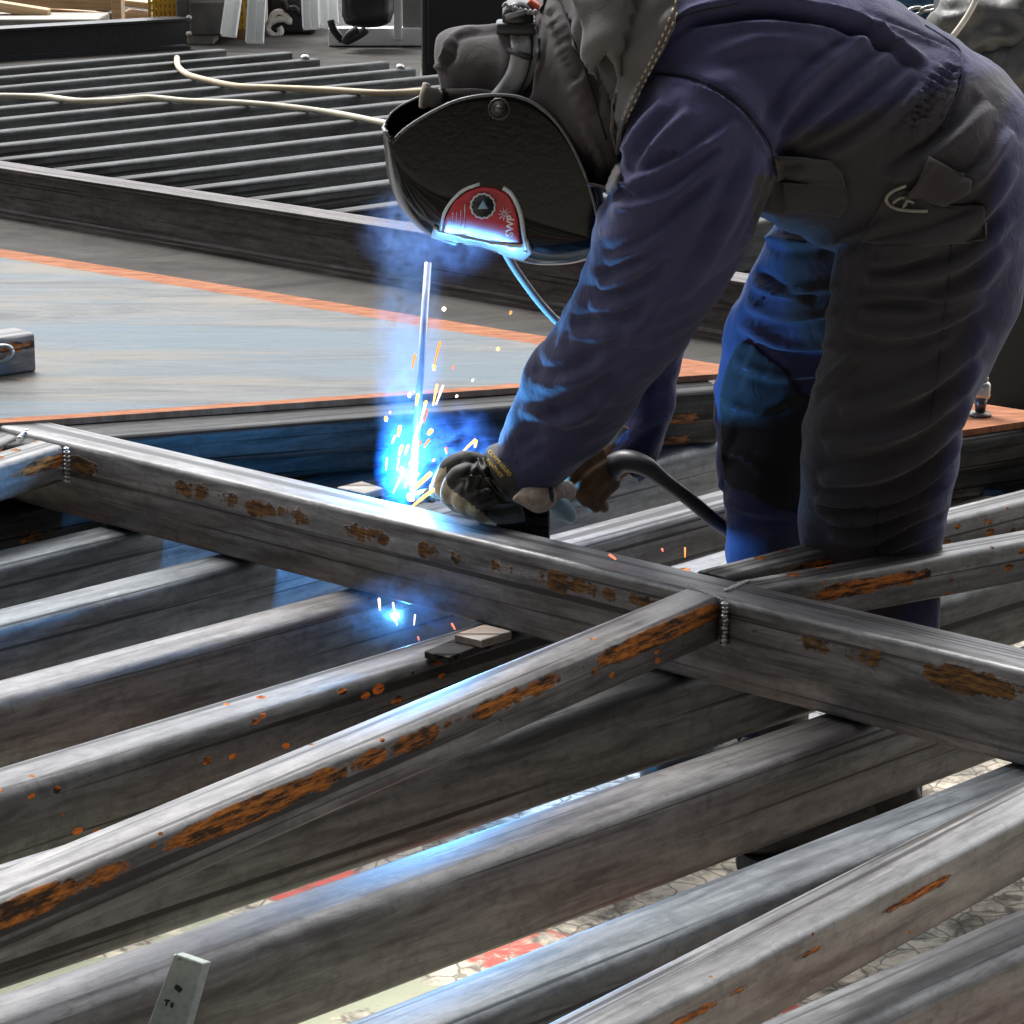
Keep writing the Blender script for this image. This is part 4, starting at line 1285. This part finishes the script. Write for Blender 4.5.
# headband and brow band
th2 = tree(hood, cape)
def band(name, pts, wpx, tr, off, th, mat, parent):
    c_ = catmull(pts, 6); L_, R_ = [], []
    for i, p in enumerate(c_):
        a = c_[max(i-1, 0)]; b = c_[min(i+1, len(c_)-1)]
        t_ = Vector((b[0]-a[0], b[1]-a[1])).normalized(); n_ = Vector((-t_.y, t_.x))
        L_.append((p[0]+n_.x*wpx/2, p[1]+n_.y*wpx/2)); R_.append((p[0]-n_.x*wpx/2, p[1]-n_.y*wpx/2))
    bm = bmesh.new(); rows = []
    last = 3.7
    for l, r_ in zip(L_, R_):
        row = []
        for k in range(4):
            q = (l[0]+(r_[0]-l[0])*k/3, l[1]+(r_[1]-l[1])*k/3)
            dd = ray(*q).normalized(); h = tr.ray_cast(CAM, dd)
            if h[0] is not None: last = (h[0]-CAM).length
            row.append(CAM+dd*(last-off))
        rows.append([bm.verts.new(v) for v in row])
    for A, B in zip(rows, rows[1:]):
        for k in range(3): bm.faces.new((A[k], A[k+1], B[k+1], B[k]))
    bm.normal_update()
    if sum(f.normal.dot(f.calc_center_median()-CAM) for f in bm.faces) > 0: bmesh.ops.reverse_faces(bm, faces=bm.faces)
    return solid(obj(name, bm, mat, parent), th, -1)
M['grey_plastic'] = simple('grey_plastic', (.20, .20, .205), .28, 0, 60, .15)
band('headband', [(514, 12), (519, 30), (521, 50), (517, 72), (508, 88), (497, 101)], 20, th2, .010, .004, M['grey_plastic'], mask)
band('headband_pad', [(525, 18), (530, 45), (524, 75), (512, 98)], 16, th2, .006, .003, M['black_metal'], mask)
bm = bmesh.new()
q0, q1 = on(th2, [(508, 50), (532, 58)], .012, 1)
add_cyl(bm, q0, q1, .004); obj('band_clip', bm, M['black_metal'], mask)
band('brow_band', [(423, 96), (445, 99), (475, 99), (500, 103)], 20, th2, .006, .003, simple('brow_felt', (.075, .068, .062), .8), mask)
bm = bmesh.new(); add_tube(bm, [D(427, 84, 3.69), D(424, 95, 3.685), D(423, 107, 3.69)], .0055, 8, 4)
obj('brow_clip', bm, simple('tan_clip', (.22, .19, .15), .7), mask)
# ratchet on the back of the head
bm = bmesh.new(); c = D(518, 16, 3.72)
add_cyl(bm, c+Vector((0, -.028, -.004)), c+Vector((0, .03, .004)), .020, .020, 18, .003)
add_box(bm, -.028, .030, -.03, .03, -.022, -.006, Matrix.Translation(c), bev=.004)
obj('ratchet', bm, M['black_metal'], mask)
bm = bmesh.new()
for k in range(7):
    x = 503+k*5
    add_tube(bm, [D(x, 9+k*1.2-(k-3)**2*.2, 3.69), D(x+2.5, 5+k*1.2-(k-3)**2*.2, 3.69), D(x+4.5, 9+k*1.2-(k-3)**2*.2, 3.69)], .002, 6, 3)
obj('ratchet_teeth', bm, M['grey_plastic'], mask)
bm = bmesh.new(); add_tube(bm, [D(528, 2, 3.72), D(536, 8, 3.72), D(541, 16, 3.72), D(541, 24, 3.72)], .007, 8, 4)
obj('red_tab', bm, simple('orange_red_plastic', (.55, .10, .04), .4), mask)
# ear-side strap from mask toward the chest
bm = bmesh.new(); add_tube(bm, [D(592, 175, 3.70), D(598, 190, 3.70), D(601, 205, 3.70)], .005, 8, 3)
obj('chin_strap', bm, M['grey_plastic'], mask)
# air hose from the mask down behind the sleeve
bm = bmesh.new(); add_tube(bm, [D(x, y, Y) for x, y, Y in ((498, 235, 3.84), (508, 257, 3.88), (525, 283, 3.92), (548, 312, 3.96), (575, 337, 3.98), (600, 355, 3.98), (640, 340, 3.98))], .0058, 10, 5)
ah = obj('air_hose', bm, simple('grey_hose', (.30, .29, .25), .5, 0, 20, .15), mask)

# boots
M['boot'] = simple('black_boot_leather', (.022, .021, .021), .42, 0, 45, .5, .001)
def boot(hx, tx, Y, gz, name='boot'):
    heel, toe = P(hx, 0, 0), None
    X0 = (hx-512)/F*(Y*FW.y+1.4*-FW.z); X1 = (tx-512)/F*(Y*FW.y+1.4*-FW.z)
    d = 1 if X1 > X0 else -1; L = abs(X1-X0)
    bm = bmesh.new(); rows = []
    prof = [(0, .030, .055), (.06, .038, .105), (.16, .040, .115), (.30, .040, .105), (.42, .042, .085), (.58, .048, .070), (.76, .052, .058), (.90, .046, .050), (.98, .030, .036), (1.0, .014, .024)]
    for tt_, hw, hh in catmull(prof, 3):
        ring = []
        for k in range(20):
            a_ = 2*PI*k/20; cy_, cz_ = math.cos(a_), math.sin(a_)
            yy = hw*math.copysign(abs(cy_)**.8, cy_); zz = .022+hh*.5+hh*.5*math.copysign(abs(cz_)**.8, cz_)
            ring.append(bm.verts.new((X0+d*L*tt_, Y+yy, gz+zz)))
        rows.append(ring)
    for A, B in zip(rows, rows[1:]):
        for k in range(20): bm.faces.new((A[k], A[(k+1) % 20], B[(k+1) % 20], B[k]))
    bm.faces.new(rows[0]); bm.faces.new(rows[-1])
    xs = X0+d*L*.12
    add_cyl(bm, (xs+d*.02, Y, gz+.06), (xs+d*.03, Y, gz+.20), .042, .046, 20)
    bmesh.ops.recalc_face_normals(bm, faces=bm.faces)
    b = obj(name, bm, M['boot'], person)
    bm = bmesh.new()
    out = [(.0, .036), (.25, .038), (.5, .046), (.75, .054), (.92, .046), (1.01, .012)]
    oc_ = catmull(out, 4)
    for z0_, z1_ in ((0, .024),):
        lo = [bm.verts.new((X0+d*L*q[0], Y+q[1], gz+z0_)) for q in oc_]+[bm.verts.new((X0+d*L*q[0], Y-q[1], gz+z0_)) for q in oc_[::-1]]
        hi = [bm.verts.new((v.co.x, v.co.y, gz+z1_)) for v in lo]
        bm.faces.new(lo); bm.faces.new(hi[::-1])
        for k in range(len(lo)): bm.faces.new((lo[k], lo[(k+1) % len(lo)], hi[(k+1) % len(lo)], hi[k]))
    bmesh.ops.recalc_face_normals(bm, faces=bm.faces)
    obj('boot_sole', bm, simple('black_sole', (.03, .028, .026), .8, 0, 60), b, smooth=False)
    for tt_ in (.34, .44, .54):
        bm = bmesh.new(); x = X0+d*L*tt_; zt_ = {.34: .118, .44: .100, .54: .088}[tt_]
        add_tube(bm, [(x, Y-.04, gz+zt_-.03), (x, Y-.02, gz+zt_+.006), (x+.004, Y+.0, gz+zt_+.010), (x, Y+.02, gz+zt_+.006)], .0028, 6, 3)
        obj('lace', bm, M['black_metal'], b)
boot(922, 738, 3.60, 0)
boot(812, 640, 3.85, 0)

# gloves -------------------------------------------------------------
M['glove'] = simple('dark_green_black_leather', (.026, .025, .020), .62, 0, 60, .5, .0012)
M['glove_worn'] = simple('worn_cream_leather', (.42, .36, .25), .75, 0, 90, .4, .0012)
M['glove_brown'] = simple('brown_suede', (.13, .070, .030), .8, 0, 60, .45, .0014)
def finger(bm, pts, r):
    n = len(pts)
    add_tube(bm, [D(p[0], p[1], p[2]).to_tuple()+(r*(1-.22*i/(n-1)),) for i, p in enumerate(pts)], r, 14, 4)
    e = pts[-1]; b_ = bmesh.new(); bmesh.ops.create_icosphere(b_, subdivisions=2, radius=r*.8); join(bm, b_, Matrix.Translation(D(*e)))
bm = bmesh.new()
loft(bm, [(532, 466, 3.80, 27, .04), (520, 472, 3.80, 29, .042), (502, 480, 3.81, 30, .040), (484, 484, 3.81, 28, .038), (466, 484, 3.81, 26, .034), (454, 484, 3.81, 20, .028)], 28, 4)
loft(bm, [(520, 500, 3.82, 22, .035), (500, 505, 3.82, 20, .035), (480, 505, 3.82, 17, .032)], 20, 3)
finger(bm, [(486, 466, 3.80), (464, 460, 3.80), (449, 468, 3.81), (442, 484, 3.815), (447, 497, 3.82)], .0145)
finger(bm, [(486, 476, 3.775), (464, 472, 3.772), (452, 482, 3.775), (449, 496, 3.785), (458, 506, 3.80)], .0135)
finger(bm, [(488, 490, 3.765), (470, 488, 3.760), (460, 496, 3.765), (462, 507, 3.775), (474, 512, 3.79)], .0130)
finger(bm, [(495, 502, 3.765), (480, 502, 3.76), (474, 509, 3.765), (482, 516, 3.78)], .0120)
finger(bm, [(478, 462, 3.86), (458, 464, 3.88), (443, 476, 3.87), (437, 492, 3.86)], .0140)   # thumb on the far side
bm = fuse(bm, .0028, 3, .4)
bm.normal_update()
for v in bm.verts: v.co += v.normal*noise.fractal(v.co*38, .9, 2, 3)*.0016
strokes_apply(bm, [([(500, 458), (486, 474), (478, 492)], 2.2, -.003, None), ([(478, 462), (470, 478), (466, 494)], 2, .003, None),
                   ([(500, 484), (480, 478), (460, 480)], 2.4, .004, None), ([(505, 494), (485, 490), (464, 498)], 2.4, .004, None),
                   ([(512, 502), (492, 502), (474, 510)], 2.4, .003, None)])
g = obj('welding_glove', bm, [M['glove'], M['glove_worn']], person)
tag(g, 'dark leather glove with cream worn fingertips and yellow print')
for p_ in g.data.polygons:
    px, py = proj(p_.center)
    if px < 446+max(0, py-485)*1.3+3*noise.noise(p_.center*60) and py > 468: p_.material_index = 1
tg = tree(g)
# cuff
bm = bmesh.new()
loft(bm, [(546, 459, 3.79, 31, .044), (532, 464, 3.79, 31, .046), (514, 470, 3.80, 31, .046), (500, 476, 3.805, 31, .044), (492, 479, 3.805, 24, .036)], 32, 4)
cuff = obj('glove_cuff', bm, M['glove'], g)
for dx in (0, 5):
    bm = bmesh.new()
    add_tube(bm, on(tree(cuff, g), [(478+dx, 458), (482+dx, 470), (490+dx, 484), (502+dx, 497)], .001), .0011, 6, 1)
    obj('stitching', bm, simple('grey_stitch', (.16, .15, .12), .8), g)
M['yprint'] = simple('yellow_print', (.55, .36, .06), .6)
tcuff = tree(cuff)
for i, (s_, x_, y_) in enumerate((('° 8', 508, 458), ('CORPINGUIO', 499.5, 463), ('PANTHER', 494.5, 468.5))):
    lettering(s_, x_, y_, 5.4, PI*.27, tcuff, M['yprint'], g, 'printed_text', .001, .01)
# far glove, brown suede round the torch handle
bm = bmesh.new()
loft(bm, [(622, 440, 3.93, 26, .036), (608, 458, 3.92, 24, .036), (594, 474, 3.91, 24, .034), (584, 486, 3.90, 20, .03)], 24, 4)
finger(bm, [(600, 452, 3.885), (582, 462, 3.865), (572, 478, 3.86), (574, 492, 3.868)], .0135)
finger(bm, [(606, 464, 3.88), (590, 474, 3.86), (581, 488, 3.855), (584, 500, 3.865)], .0130)
finger(bm, [(610, 474, 3.88), (598, 484, 3.86), (590, 496, 3.86), (594, 506, 3.87)], .0125)
finger(bm, [(614, 482, 3.89), (606, 490, 3.87), (600, 500, 3.87), (604, 507, 3.88)], .0110)
finger(bm, [(590, 458, 3.93), (572, 468, 3.94), (562, 480, 3.93), (560, 488, 3.92)], .0130)
bm = fuse(bm, .0028, 3, .4); bm.normal_update()
for v in bm.verts: v.co += v.normal*noise.fractal(v.co*38, .9, 2, 3)*.0015
g2 = obj('welding_glove', bm, M['glove_brown'], person)
tag(g2, 'brown suede glove on the far hand')
bm = bmesh.new()
loft(bm, [(630, 430, 3.935, 30, .042), (618, 446, 3.93, 28, .041), (606, 460, 3.925, 26, .039)], 24, 4)
obj('glove_cuff', bm, M['glove_brown'], g2)

# torch --------------------------------------------------------------
torch = empty('welding_torch', D(560, 495, 3.87), 'welding torch with taped pale neck and blue guard, held in both gloves', 'welding torch')
bm = bmesh.new(); add_tube(bm, [D(612, 466, 3.91), D(596, 478, 3.90), D(580, 488, 3.89), D(566, 492, 3.87)], .0155, 16, 5)
obj('handle', bm, M['black_metal'], torch)
M['tape'] = simple('pale_tape', (.36, .29, .24), .8, 0, 120, .35, .001)
bm = bmesh.new(); add_tube(bm, [(*D(548, 495, 3.765), .0135), (*D(556, 493, 3.775), .013), (*D(567, 491, 3.80), .0145)], .014, 16, 3)
obj('taped_neck', bm, M['tape'], torch)
bm = bmesh.new()
add_tube(bm, [(*D(514, 499, 3.74), .003), (*D(520, 498, 3.745), .009), (*D(530, 497, 3.75), .018), (*D(540, 497, 3.755), .0215), (*D(548, 496, 3.765), .017)], .02, 18, 4)
obj('neck_ball', bm, M['tape'], torch)
bm = bmesh.new(); add_tube(bm, [D(549, 485, 3.752), D(551, 496, 3.742), D(550, 505, 3.752)], .0045, 8, 4)
obj('black_ring', bm, M['black_metal'], torch)
bm = bmesh.new()
add_tube(bm, [(*D(549, 500, 3.77), .006), (*D(557, 504, 3.77), .012), (*D(565, 511, 3.775), .0135), (*D(572, 519, 3.78), .008), (*D(575, 522, 3.78), .003)], .012, 14, 4)
obj('guard', bm, simple('pale_blue_rubber', (.26, .42, .50), .45), torch)
bm = bmesh.new(); add_tube(bm, [D(545, 497, 3.83), D(500, 503, 3.86), D(460, 500, 3.87), D(440, 495, 3.875), (*D(426, 496, 3.885),)], .0085, 12, 5)
obj('swan_neck', bm, M['oil_steel'], torch)
bm = bmesh.new(); add_cyl(bm, D(432, 495, 3.88), D(418, 497, 3.90), .011, .008, 16, .001)
obj('nozzle', bm, M['oil_steel'], torch)
bm = bmesh.new(); add_tube(bm, [D(604, 470, 3.9), D(605, 462, 3.88), D(606, 478, 3.88)], .008, 10, 3)
obj('collar', bm, M['grey_plastic'], torch)
bm = bmesh.new()
add_tube(bm, [(*D(608, 480, 3.89), .015), (*D(612, 468, 3.88), .0165), (*D(625, 461, 3.87), .016), (*D(645, 466, 3.86), .014), (*D(665, 481, 3.86), .0105), (*D(690, 500, 3.87), .0100), (*D(715, 521, 3.88), .0100), (*D(735, 535, 3.93), .0100), (*D(770, 560, 4.0), .0100), (*D(830, 600, 4.02), .0100)], .01, 14, 6)
obj('torch_cable', bm, simple('black_rubber_cable', (.03, .03, .032), .42, 0, 30, .3), torch)
# small dark bracket below the torch, standing on the rack behind the main beam
bm = bmesh.new(); q = P(545, 540, .30)
add_box(bm, -.045, .03, -.01, .03, 0, .12, Matrix.Translation(D(528, 512, 3.84)-Vector((0, 0, .09))), bev=.006)
o = obj('angle_bracket', bm, M['dark'], smooth=False)
tag(o, 'dark steel bracket standing behind the main beam, under the torch neck', 'bracket')

# ------------------------------------------------------------------ arc, sparks, smoke
ARC = D(410, 480, 3.915); ARC_LOW = D(400, 616, 3.86)
def glow(name, col, st):
    n = NT(name); return n.set(col=rgb(0, 0, 0), emi=rgb(*col), est=st)
G = [glow('spark_orange', (1, .30, .05), 1.6), glow('spark_yellow', (1, .50, .13), 2.6), glow('spark_white', (1, .80, .55), 2.4), glow('spark_pink', (1, .22, .12), 1.4)]
SP = [ # x0,y0,x1,y1,radius px,colour
 (475, 440, 462, 452, 1.9, 1), (476, 441, 475, 447, 2.2, 1), (446, 448, 447, 453, 2.0, 3), (431, 431, 428, 434, 3.6, 1), (468, 459, 464, 460, 2, 3),
 (437, 385, 433, 405, 1.7, 1), (443, 386, 436, 404, 1.6, 2), (440, 342, 434, 365, 1.6, 0), (415, 355, 412, 368, 1.8, 0), (434, 366, 434, 370, 2.6, 1),
 (444, 309, 444, 310, 3.2, 2), (511, 312, 510, 314, 1.8, 0), (498, 349, 498, 350, 2.8, 1), (473, 380, 472, 381, 1.6, 2), (457, 396, 456, 397, 1.9, 2), (453, 367, 453, 369, 1.8, 3),
 (410, 394, 409, 397, 2.8, 2), (418, 395, 416, 405, 2.2, 1), (425, 405, 421, 420, 1.8, 2), (427, 410, 424, 422, 1.8, 3), (422, 420, 414, 440, 1.7, 2),
 (400, 427, 398, 436, 2.6, 1), (386, 418, 386, 421, 2.8, 1), (390, 412, 390, 413, 1.6, 1), (402, 446, 399, 455, 2.3, 1), (408, 446, 405, 454, 1.9, 1), (429, 440, 424, 447, 1.8, 0),
 (421, 442, 418, 446, 1.6, 3), (395, 436, 392, 443, 1.5, 2), (415, 437, 412, 455, 1.9, 2), (412, 461, 409, 465, 2.4, 2), (434, 460, 433, 461, 1.9, 2), (417, 463, 413, 472, 2.0, 1),
 (430, 474, 413, 490, 3.4, 1), (433, 490, 412, 506, 2.6, 1), (434, 484, 430, 487, 3.0, 0), (437, 489, 437, 500, 1.9, 1), (432, 498, 431, 499, 3.0, 1), (402, 468, 400, 472, 2.2, 2),
 (404, 470, 393, 493, 1.2, 2), (387, 458, 386, 470, 1.2, 2), (399, 458, 397, 470, 1.0, 1), (410, 478, 405, 488, 1.5, 3), (418, 474, 415, 478, 1.9, 1), (426, 402, 424, 404, 2.4, 1),
 (546, 345, 545, 347, 1.2, 0), (685, 548, 685, 557, 1.2, 0), (610, 555, 616, 559, 2.0, 3),
 (379, 599, 380, 610, 1.9, 2), (393, 603, 397, 625, 1.5, 2), (391, 615, 394, 621, 1.4, 1), (452, 624, 455, 629, 1.6, 3), (418, 637, 419, 640, 1.3, 3), (415, 615, 414, 625, 1.2, 2), (640, 918, 634, 920, 2.6, 0), (662, 549, 663, 551, 1.4, 3)]
where = ['above the blue arc', 'beside the gloved hand', 'below the main beam', 'away from the arc']
for i, (x0, y0, x1, y1, r, g_) in enumerate(SP):
    Y = 3.88 if y0 < 560 else 3.78
    if y0 > 900: Y = P(640, 920, .02).y
    if i == 47 or i == 55: Y = 4.0 if i == 55 else P(612, 557, .425).y
    Y += random.uniform(-.02, .02)
    if y1 == 506: Y = 3.80
    bm = bmesh.new(); m_ = mpp(Y)
    rr = r*m_*.75
    add_tube(bm, [(*D(x0, y0, Y), rr), (*D((x0+x1)/2, (y0+y1)/2, Y), rr*.9), (*D(x1, y1+.5, Y), rr*.55)], rr, 8, 3)
    for (px_, py_, k_) in ((x0, y0, 1), ):
        b_ = bmesh.new(); bmesh.ops.create_icosphere(b_, subdivisions=1, radius=rr*1.05); join(bm, b_, Matrix.Translation(D(px_, py_, Y)))
    if y0 < 560 and x0 < 440: lb = 'glowing orange spark droplet flying up around the steel rod above the arc'; gp = 'sparks above the arc'
    elif 560 < y0 < 700: lb = 'glowing spark droplet falling below the main beam under the arc'; gp = 'sparks below the main beam'
    elif y0 > 900: lb = 'glowing ember lying on the floor beneath the rack'; gp = None
    elif i == 47: lb = 'reddish ember lying on the top of the main beam'; gp = None
    else: lb = 'glowing orange spark flying right of the steel rod, near mask, glove or cable'; gp = 'sparks flying to the right'
    tag(obj('spark', bm, G[g_]), lb, 'spark', gp)

def smoke(name, cx_, cy_, Y, rx, rz, ry, dens, col, label, seed, nsc=5.0, lo=.42, hi=.62, emis=0, ecol=(.05, .3, 1), tiltx=0):
    c = D(cx_, cy_, Y)
    bm = bmesh.new(); bmesh.ops.create_icosphere(bm, subdivisions=4, radius=1)
    o = obj(name, bm, bpy.data.materials.new(name+'_haze'))
    o.location = c; o.scale = (rx*mpp(Y), ry, rz*mpp(Y)); o.rotation_euler = (0, tiltx, 0)
    m = o.data.materials[0]; m.use_nodes = True; t = m.node_tree; t.nodes.clear()
    N = t.nodes.new; L = t.links.new
    out = N('ShaderNodeOutputMaterial'); pv = N('ShaderNodeVolumePrincipled'); L(pv.outputs[0], out.inputs['Volume'])
    tc_ = N('ShaderNodeTexCoord'); ln = N('ShaderNodeVectorMath'); ln.operation = 'LENGTH'; L(tc_.outputs['Object'], ln.inputs[0])
    fo = N('ShaderNodeMapRange'); fo.interpolation_type = 'SMOOTHSTEP'; L(ln.outputs['Value'], fo.inputs[0])
    fo.inputs[1].default_value = 1.0; fo.inputs[2].default_value = .25
    mp = N('ShaderNodeMapping'); L(tc_.outputs['Object'], mp.inputs[0]); mp.inputs['Location'].default_value = (seed, seed*.7, 0)
    mp.inputs['Scale'].default_value = (rx/40, ry/.06, rz/40)
    nz = N('ShaderNodeTexNoise'); L(mp.outputs[0], nz.inputs['Vector']); nz.inputs['Scale'].default_value = nsc*.4; nz.inputs['Detail'].default_value = 5; nz.inputs['Distortion'].default_value = 1.0
    nr = N('ShaderNodeMapRange'); L(nz.outputs[0], nr.inputs[0]); nr.inputs[1].default_value = lo; nr.inputs[2].default_value = hi
    mu = N('ShaderNodeMath'); mu.operation = 'MULTIPLY'; L(fo.outputs[0], mu.inputs[0]); L(nr.outputs[0], mu.inputs[1])
    m2 = N('ShaderNodeMath'); m2.operation = 'MULTIPLY'; L(mu.outputs[0], m2.inputs[0]); m2.inputs[1].default_value = dens
    L(m2.outputs[0], pv.inputs['Density']); pv.inputs['Color'].default_value = (*col, 1)
    if emis:
        m3 = N('ShaderNodeMath'); m3.operation = 'MULTIPLY'; L(mu.outputs[0], m3.inputs[0]); m3.inputs[1].default_value = emis
        L(m3.outputs[0], pv.inputs['Emission Strength']); pv.inputs['Emission Color'].default_value = (*ecol, 1)
    return tag(o, label, 'smoke', None, 'stuff')
smoke('welding_smoke', 408, 340, 3.93, 42, 175, .06, 8, (.45, .68, 1), 'thin bluish smoke column rising around the steel rod', 1, 5, .35, .7)
smoke('welding_smoke', 432, 232, 3.95, 82, 56, .08, 13, (.3, .5, 1), 'bluish smoke swirling just under the welding mask', 5, 6, .42, .62)
smoke('welding_smoke', 402, 612, 3.72, 75, 45, .05, 16, (.15, .4, 1), 'self-glowing blue smoke below the main beam under the arc', 8, 6, .40, .6, .35, (.03, .18, 1))  # the arc's blue light is put into this smoke's colour and emission
smoke('arc_glare', 398, 464, 3.93, 26, 62, .035, 8, (.10, .36, 1), 'intense blue glare of the welding arc at the main beam', 3, 9, .40, .58, 5, (.01, .20, 1))
smoke('welding_smoke', 455, 455, 3.98, 55, 60, .05, 7, (.3, .45, 1), 'faint dark blue smoke between the arc and the glove', 11, 6, .42, .65)
bm = bmesh.new(); bmesh.ops.create_icosphere(bm, subdivisions=2, radius=.006)
o = obj('arc_core', bm, glow('arc_white', (.7, .9, 1), 40)); o.location = D(411, 497, 3.915)
tag(o, 'white hot point of the welding arc on the main beam edge', 'welding arc')

# ------------------------------------------------------------------ light
sc = bpy.context.scene
w = bpy.data.worlds.new('sky'); sc.world = w; w.use_nodes = True
nt = w.node_tree; bg = nt.nodes['Background']
tc = nt.nodes.new('ShaderNodeTexCoord'); sp = nt.nodes.new('ShaderNodeSeparateXYZ'); nt.links.new(tc.outputs['Generated'], sp.inputs[0])
rm = nt.nodes.new('ShaderNodeValToRGB'); nt.links.new(sp.outputs[2], rm.inputs[0])
cr = rm.color_ramp
cr.elements[0].position = 0.0; cr.elements[0].color = (.20, .20, .21, 1)
cr.elements[1].position = 1.0; cr.elements[1].color = (1.0, 1.02, 1.08, 1)
e = cr.elements.new(.12); e.color = (.80, .81, .83, 1)
e = cr.elements.new(.3); e.color = (.95, .97, 1.0, 1)
# the open side of the shed lies beyond the work, the closed side behind the photographer
ym = nt.nodes.new('ShaderNodeMapRange'); nt.links.new(sp.outputs[1], ym.inputs[0])
ym.inputs[1].default_value = -.6; ym.inputs[2].default_value = .9; ym.inputs[3].default_value = .08; ym.inputs[4].default_value = 2.9
ym.interpolation_type = 'SMOOTHSTEP'
nt.links.new(rm.outputs[0], bg.inputs[0]); nt.links.new(ym.outputs[0], bg.inputs[1])
def sun(rot, e, ang, col):
    l = bpy.data.lights.new('sky_sun', 'SUN'); l.energy = e; l.angle = math.radians(ang); l.color = col
    o = bpy.data.objects.new('sky_sun', l); C.objects.link(o); o.rotation_euler = [math.radians(a) for a in rot]
sun((-24, -20, 0), 4.6, 20, (1, .98, .95))
def arc(p, e, r, col=(.08, .42, 1)):
    l = bpy.data.lights.new('welding_arc', 'POINT'); l.energy = e; l.shadow_soft_size = r; l.color = col
    o = bpy.data.objects.new('welding_arc', l); C.objects.link(o); o.location = p
arc(ARC, 20, .015)
arc(ARC_LOW, .9, .006)
vs = sc.view_settings
vs.view_transform = 'Standard'; vs.look = 'None'; vs.gamma = 1; vs.use_curve_mapping = False
vs.exposure = 0.28
sc.cycles.use_denoising = True
sc.cycles.volume_step_rate = 1.5
